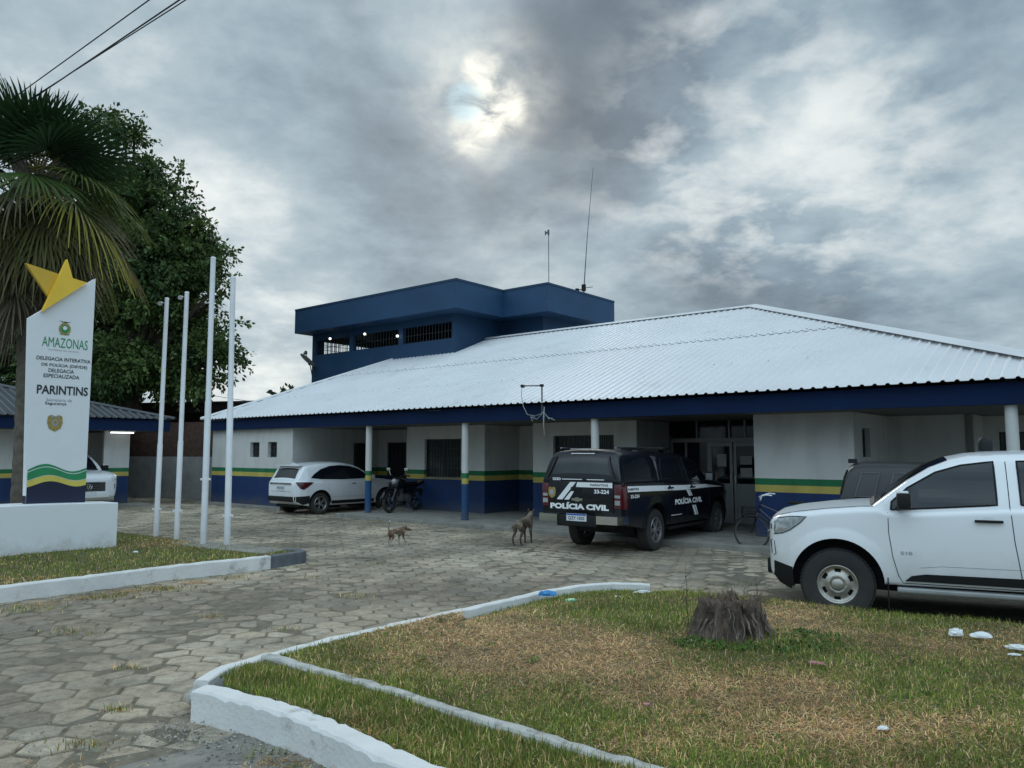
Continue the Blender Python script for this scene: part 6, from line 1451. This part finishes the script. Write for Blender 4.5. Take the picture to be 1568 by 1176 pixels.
# ------------------------------------------------------------------ motorbike
def motorbike():
    f0 = W(-3.2, .35); rr0 = W(-3.45, 1.6); d = (f0 - rr0).normalized()
    t = empty('motorcycle', (f0.x, f0.y, .10), math.atan2(d.y, d.x), 'black motorcycle standing on the veranda beside the left column', 'motorcycle')
    def whl(x, steer=0):
        e = bpy.data.objects.new('wheel', None); C.objects.link(e); e.parent = t; e.location = (x, 0, .31); e.rotation_euler = (0, 0, steer)
        part('tyre', MB().lathe([(.24 + .0, -.03), (.27, -.05), (.305, -.03), (.312, 0), (.305, .03), (.27, .05), (.24, .03)], n=40, axis='Y', closed=True), m_rubber, e, smooth=50)
        q = MB().lathe([(.235, -.03), (.225, 0), (.235, .03), (.245, .03), (.245, -.03)], n=40, axis='Y', closed=True).lathe([(0, -.05), (.04, -.05), (.04, .05), (0, .05)], n=14, axis='Y')
        for k in range(6): a = k * math.pi / 3; q.tube([(.03 * math.cos(a), 0, .03 * math.sin(a)), (.235 * math.cos(a + .2), 0, .235 * math.sin(a + .2))], .012, n=6)
        part('rim', q, m_black, e)
        part('brake_disc', MB().lathe([(.07, .055), (.13, .055), (.13, .06), (.07, .06)], n=30, axis='Y', closed=True), m_chrome, e)
    whl(0, .0); whl(-1.30)
    part('fork', MB().tube([(0, .075, .31), (-.16, .075, .62), (-.30, .075, .92)], [.022, .026, .028]).tube([(0, -.075, .31), (-.16, -.075, .62), (-.30, -.075, .92)], [.022, .026, .028]), m_pipe, t, smooth=50)
    q = MB()
    for i in range(14): pass
    P = [(.34 * math.cos(a), 0, .31 + .34 * math.sin(a)) for a in np.linspace(.3, 2.6, 12)]; q.tube(P, [.03] + [.055] * 10 + [.03], n=8); part('front_fender', q, m_carb, t, smooth=60)
    part('handlebar', MB().tube([(-.42, .36, 1.02), (-.34, .22, 1.03), (-.30, .06, .96), (-.30, -.06, .96), (-.34, -.22, 1.03), (-.42, -.36, 1.02)], .013).tube([(-.43, .38, 1.02), (-.36, .27, 1.03)], .02).tube([(-.43, -.38, 1.02), (-.36, -.27, 1.03)], .02), m_black, t, smooth=60)
    part('mirror', MB().tube([(-.36, .24, 1.03), (-.34, .30, 1.18)], .006).box(-.35, -.33, .25, .37, 1.17, 1.24, bev=.006).tube([(-.36, -.24, 1.03), (-.34, -.30, 1.18)], .006).box(-.35, -.33, -.37, -.25, 1.17, 1.24, bev=.006), m_chrome, t)
    b = MB().lathe([(0, .07), (.06, .06), (.09, .02), (.095, -.03), (.06, -.08), (0, -.09)], n=20, axis='X', at=(-.20, 0, .86)); hl = part('headlight', b, m_lens, t, smooth=60)
    def blob(c, s, mat, nm, seg=3):
        bm = bmesh.new(); bmesh.ops.create_icosphere(bm, subdivisions=seg, radius=1); q = MB(); bm.verts.index_update()
        q.add([(c[0] + v.co.x * s[0] * (1 if abs(v.co.x) < 2 else 1), c[1] + v.co.y * s[1], c[2] + v.co.z * s[2]) for v in bm.verts], [tuple(v.index for v in f.verts) for f in bm.faces]); bm.free(); return part(nm, q, mat, t, smooth=60)
    blob((-.50, 0, .82), (.26, .13, .14), m_carb, 'fuel_tank')
    part('side_panel', MB().box(-1.0, -.62, -.15, .15, .52, .72, bev=.05), m_carb, t, smooth=50); part('fairing', MB().box(-.42, -.14, -.17, .17, .66, .84, bev=.05), m_carb, t, smooth=50)
    part('seat', MB().box(-1.20, -.66, -.12, .12, .74, .84, bev=.04), m_black, t, smooth=50)
    q = MB(); q.prism([(-.95, -.09, .70), (-1.45, -.05, .86), (-1.50, -.05, .82), (-1.0, -.09, .58)], (0, .18, 0)); part('tail_fairing', q, m_carb, t)
    part('engine', MB().box(-.80, -.42, -.11, .11, .30, .52, bev=.04).lathe([(0, -.15), (.10, -.15), (.10, .15), (0, .15)], n=20, axis='Y', at=(-.72, 0, .38)).box(-.55, -.42, -.07, .07, .50, .70, bev=.02), m_pipe, t, smooth=40)
    part('exhaust', MB().tube([(-.40, -.08, .50), (-.34, -.12, .36), (-.55, -.15, .24), (-.9, -.16, .27), (-1.45, -.17, .42)], [.02, .022, .025, .045, .05], n=10), m_chrome, t, smooth=60)
    part('frame', MB().tube([(-.30, 0, .90), (-.42, 0, .45), (-.62, 0, .24), (-.95, 0, .32), (-1.0, 0, .70), (-.32, 0, .82)], .022).tube([(-.95, .07, .34), (-1.30, .08, .31)], .022).tube([(-.95, -.07, .34), (-1.30, -.08, .31)], .022), m_black, t, smooth=60)
    part('kickstand', MB().tube([(-.75, .08, .28), (-.80, .28, .0)], .012), m_black, t)
    q = MB(); q.prism([(-1.38, -.06, .60), (-1.62, -.06, .52), (-1.64, -.06, .54), (-1.40, -.06, .64)], (0, .12, 0)); part('rear_fender', q, m_black, t); part('tail_light', MB().box(-1.52, -1.48, -.05, .05, .80, .86, bev=.01), m_red, t)
motorbike()

# ------------------------------------------------------------------ bicycle
def bicycle():
    t = empty('bicycle', (4.42, 14.36, 0), math.atan2(.42, -.95), 'dark bicycle with white handlebar leaning by the entrance, half hidden by the white pickup', 'bicycle')
    r = .325
    def whl(x, steer=0, tilt=0):
        e = bpy.data.objects.new('wheel', None); C.objects.link(e); e.parent = t; e.location = (x, 0, r); e.rotation_euler = (tilt, 0, steer)
        part('tyre', MB().lathe([(r - .036 + .018 * math.cos(a), .018 * math.sin(a) ) if False else (r - .018 + .018 * math.cos(a), .018 * math.sin(a)) for a in np.linspace(0, 2 * math.pi, 9)[:-1]], n=48, axis='Y', closed=True), m_rubber, e, smooth=60)
        q = MB().lathe([(r - .045, -.011), (r - .032, -.012), (r - .032, .012), (r - .045, .011)], n=48, axis='Y', closed=True)
        part('rim', q, m_pipe, e); q = MB().lathe([(0, -.035), (.018, -.035), (.018, .035), (0, .035)], n=10, axis='Y')
        for k in range(20): a = k * math.pi / 10; q.tube([(.015 * math.cos(a), .02 * (-1) ** k, .015 * math.sin(a)), ((r - .04) * math.cos(a + .12 * (-1) ** (k // 2)), 0, (r - .04) * math.sin(a + .12 * (-1) ** (k // 2)))], .0016, n=4)
        part('spokes', q, m_pipe, e)
    whl(0, .0); whl(-1.05)
    part('chain_guard', MB().box(-1.0, -.60, .055, .065, .33, .38, bev=.003), m_black, t)
    part('fork', MB().tube([(0, .05, r), (-.09, .045, .62), (-.12, .0, .70)], .012).tube([(0, -.05, r), (-.09, -.045, .62), (-.12, 0, .70)], .012).tube([(-.12, 0, .68), (-.17, 0, .88)], .016), m_carb, t)
    part('frame', MB().tube([(-.13, 0, .76), (-.60, 0, .34)], .017).tube([(-.15, 0, .84), (-.72, 0, .60), (-.74, 0, .78)], .015).tube([(-.60, 0, .34), (-.76, 0, .86)], .016).tube([(-.60, 0, .34), (-1.05, .05, r)], .011).tube([(-.60, 0, .34), (-1.05, -.05, r)], .011).tube([(-.73, 0, .74), (-1.05, .05, r)], .010).tube([(-.73, 0, .74), (-1.05, -.05, r)], .010), M('purple frame paint', (.03, .02, .06), rough=.3, coat=.6), t, smooth=60)
    part('handlebar', MB().tube([(-.40, .30, 1.02), (-.30, .29, 1.03), (-.17, .18, .99), (-.16, 0, .90), (-.17, -.18, .99), (-.30, -.29, 1.03), (-.40, -.30, 1.02)], .012), m_decal, t, smooth=60)
    part('saddle', MB().box(-.92, -.64, -.07, .07, .86, .91, bev=.022), m_black, t, smooth=50)
    q = MB()
    for z in (.62, .70, .78): q.tube([(-.08, .13, z), (.16, .13, z), (.16, -.13, z), (-.08, -.13, z), (-.08, .13, z)], .005, n=5)
    for (x, y) in [(-.08 + .24 * i / 5, s * .13) for i in range(6) for s in (1, -1)] + [(.16, -.13 + .26 * i / 5) for i in range(6)]: q.tube([(x, y, .60), (x, y, .80)], .003, n=4)
    q.box(-.08, .16, -.13, .13, .595, .605); part('basket', q, m_black, t)
    part('mudguard', MB().tube([((r + .03) * math.cos(a), 0, r + (r + .03) * math.sin(a)) for a in np.linspace(.5, 2.7, 12)], .014), m_carb, t)
    part('crank', MB().lathe([(0, .03), (.09, .03), (.09, .036), (0, .036)], n=20, axis='Y', at=(-.60, 0, .34)).tube([(-.60, .05, .34), (-.55, .07, .19)], .009).box(-.60, -.50, .07, .16, .18, .20).tube([(-.60, -.05, .34), (-.65, -.07, .49)], .009).box(-.70, -.60, -.16, -.07, .48, .50), m_alu, t)
bicycle()

# ================================================================== DOGS
def skin(name, nodes, edges, mat, parent, sub=2, root=0):
    me = bpy.data.meshes.new(name); me.from_pydata([n[:3] for n in nodes], edges, []); me.materials.append(mat); o = link(name, me, parent)
    md = o.modifiers.new('skin', 'SKIN'); md.use_smooth_shade = True
    if not me.skin_vertices: me.attributes  # created with the modifier below
    bm = bmesh.new(); bm.from_mesh(me); lay = bm.verts.layers.skin.verify()
    for i, v in enumerate(bm.verts):
        r = nodes[i][3]; v[lay].radius = (r, r) if not isinstance(r, tuple) else r; v[lay].use_root = (i == root)
    bm.to_mesh(me); bm.free()
    s = o.modifiers.new('sub', 'SUBSURF'); s.levels = sub; s.render_levels = sub
    return o
def dogmat(name, a, b, c, zsplit, h):
    """coat colours in patches: a back, b side, c legs (object space height)"""
    m = M(name, a, rough=.85, var=.3, vs=14, bump=.5, bs=90); t = m.node_tree; L = t.links; bs = t.nodes['Principled BSDF']; src = bs.inputs['Base Color'].links[0].from_socket
    tc = N(t, 'ShaderNodeTexCoord'); sp_ = N(t, 'ShaderNodeSeparateXYZ'); L.new(tc.outputs['Object'], sp_.inputs[0])
    n = N(t, 'ShaderNodeTexNoise'); L.new(tc.outputs['Object'], n.inputs['Vector']); n.inputs['Scale'].default_value = 6 / h
    zz = mth(t, 'ADD', sp_.outputs[2], mth(t, 'MULTIPLY', mth(t, 'SUBTRACT', n.outputs['Fac'], .5), .25 * h))
    f = N(t, 'ShaderNodeMapRange'); L.new(zz, f.inputs[0]); f.inputs[1].default_value = zsplit * h - .03; f.inputs[2].default_value = zsplit * h + .03
    x = mth(t, 'GREATER_THAN', n.outputs['Fac'], .54)
    L.new(mixc(t, f.outputs[0], c, mixc(t, x, src, b)), bs.inputs['Base Color']); return m
def dog(loc, rz, s, label, mats, tail_up, head, walk):
    t = empty('dog', loc, rz, label, 'dog')
    n = []; e = []
    def nd(x, y, z, r, par=None):
        n.append((x * s, y * s, z * s, (r[0] * s, r[1] * s) if isinstance(r, tuple) else r * s)); i = len(n) - 1
        if par is not None: e.append((par, i))
        return i
    hip = nd(-.30, 0, .50, (.085, .10)); loin = nd(-.12, 0, .515, (.075, .085), hip); rib = nd(.08, 0, .49, (.095, .125), loin); chest = nd(.26, 0, .49, (.095, .13), rib)
    neck = nd(.35, head[1] * .2, .59, .082, chest); nk2 = nd(.40, head[1] * .5, .61 + head[2] * .5, .068, neck)
    hd = nd(.44 + .02, head[1] * .8, .64 + head[2], .068, nk2); hx, hy = math.cos(head[3]), math.sin(head[3])
    mz = nd(.46 + hx * .10, head[1] * .8 + hy * .10, .62 + head[2], .042, hd); ns = nd(.46 + hx * .18, head[1] * .8 + hy * .18, .605 + head[2], .028, mz)
    for sg_, k in ((1, 0), (-1, 1)):
        w = walk[k]; a = nd(-.31, sg_ * .075, .42, (.055, .075), hip); kn = nd(-.24 + w * .4, sg_ * .085, .30, .042, a); hk = nd(-.38 + w * .8, sg_ * .085, .17, .022, kn); ft = nd(-.34 + w, sg_ * .085, .035, .018, hk); nd(-.29 + w, sg_ * .085, .018, .022, ft)
        w = walk[2 + k]; a = nd(.27, sg_ * .075, .40, (.048, .06), chest); el = nd(.23 + w * .3, sg_ * .08, .29, .032, a); wr_ = nd(.27 + w * .8, sg_ * .08, .15, .022, el); ft = nd(.26 + w, sg_ * .08, .035, .019, wr_); nd(.30 + w, sg_ * .08, .018, .023, ft)
    if tail_up: tb = nd(-.38, 0, .54, .022, hip); t2 = nd(-.42, 0, .66, .019, tb); t3 = nd(-.40, 0, .78, .016, t2); nd(-.36, 0, .86, .012, t3)
    else: tb = nd(-.39, 0, .50, .022, hip); t2 = nd(-.50, .02, .43, .017, tb); nd(-.62, .03, .42, .010, t2)
    skin('body', n, e, mats[0], t)
    for sg_ in (1, -1):
        c = Vector((.44, head[1] * .8, .70 + head[2])); px_, py_ = -hy * sg_, hx * sg_
        q = MB(); q.prism([tuple((c + Vector((px_ * .03, py_ * .03, -.005))) * s), tuple((c + Vector((px_ * .075 - hx * .01, py_ * .075 - hy * .01, -.01))) * s), tuple((c + Vector((px_ * .075 - hx * .02, py_ * .075 - hy * .02, .055))) * s)], tuple(Vector((-hx, -hy, 0)) * .02 * s)); part('ear', q, mats[1], t)
        q = MB().lathe([(0, -.008 * s), (.008 * s, 0), (0, .008 * s)], n=8, at=tuple(Vector((.46 + hx * .055 + px_ * .045, head[1] * .8 + hy * .055 + py_ * .045, .665 + head[2])) * s)); part('eye', q, m_black, t)
    q = MB().lathe([(0, -.014 * s), (.014 * s, 0), (0, .014 * s)], n=8, at=tuple(Vector((.46 + hx * .20, head[1] * .8 + hy * .20, .61 + head[2])) * s)); part('nose', q, m_black, t)
    if tail_up:
        q = MB().lathe([(0, -.03 * s), (.019 * s, -.01 * s), (.016 * s, .02 * s), (0, .045 * s)], n=10, at=(-.355 * s, 0, .87 * s)); part('tail_tip', q, m_white, t, smooth=60)
d1 = dogmat('tan dog coat', (.14, .085, .055), (.26, .18, .12), (.34, .32, .29), .30, .40)
d2 = dogmat('brindle dog coat', (.20, .155, .115), (.12, .095, .07), (.07, .055, .042), .34, .72)
dog((-2.22, 15.0, .0), R(58), .56, 'small tan and white dog trotting away across the yard with its tail up', (d1, m_black), True, (0, -.10, -.10, -.7), (.06, -.05, -.05, .10))
dog((.22, 15.28, .0), R(64), .85, 'taller brown brindle dog standing in the yard left of the patrol truck, head raised', (d2, d2), False, (0, .0, .045, .35), (.0, .05, .0, .0))
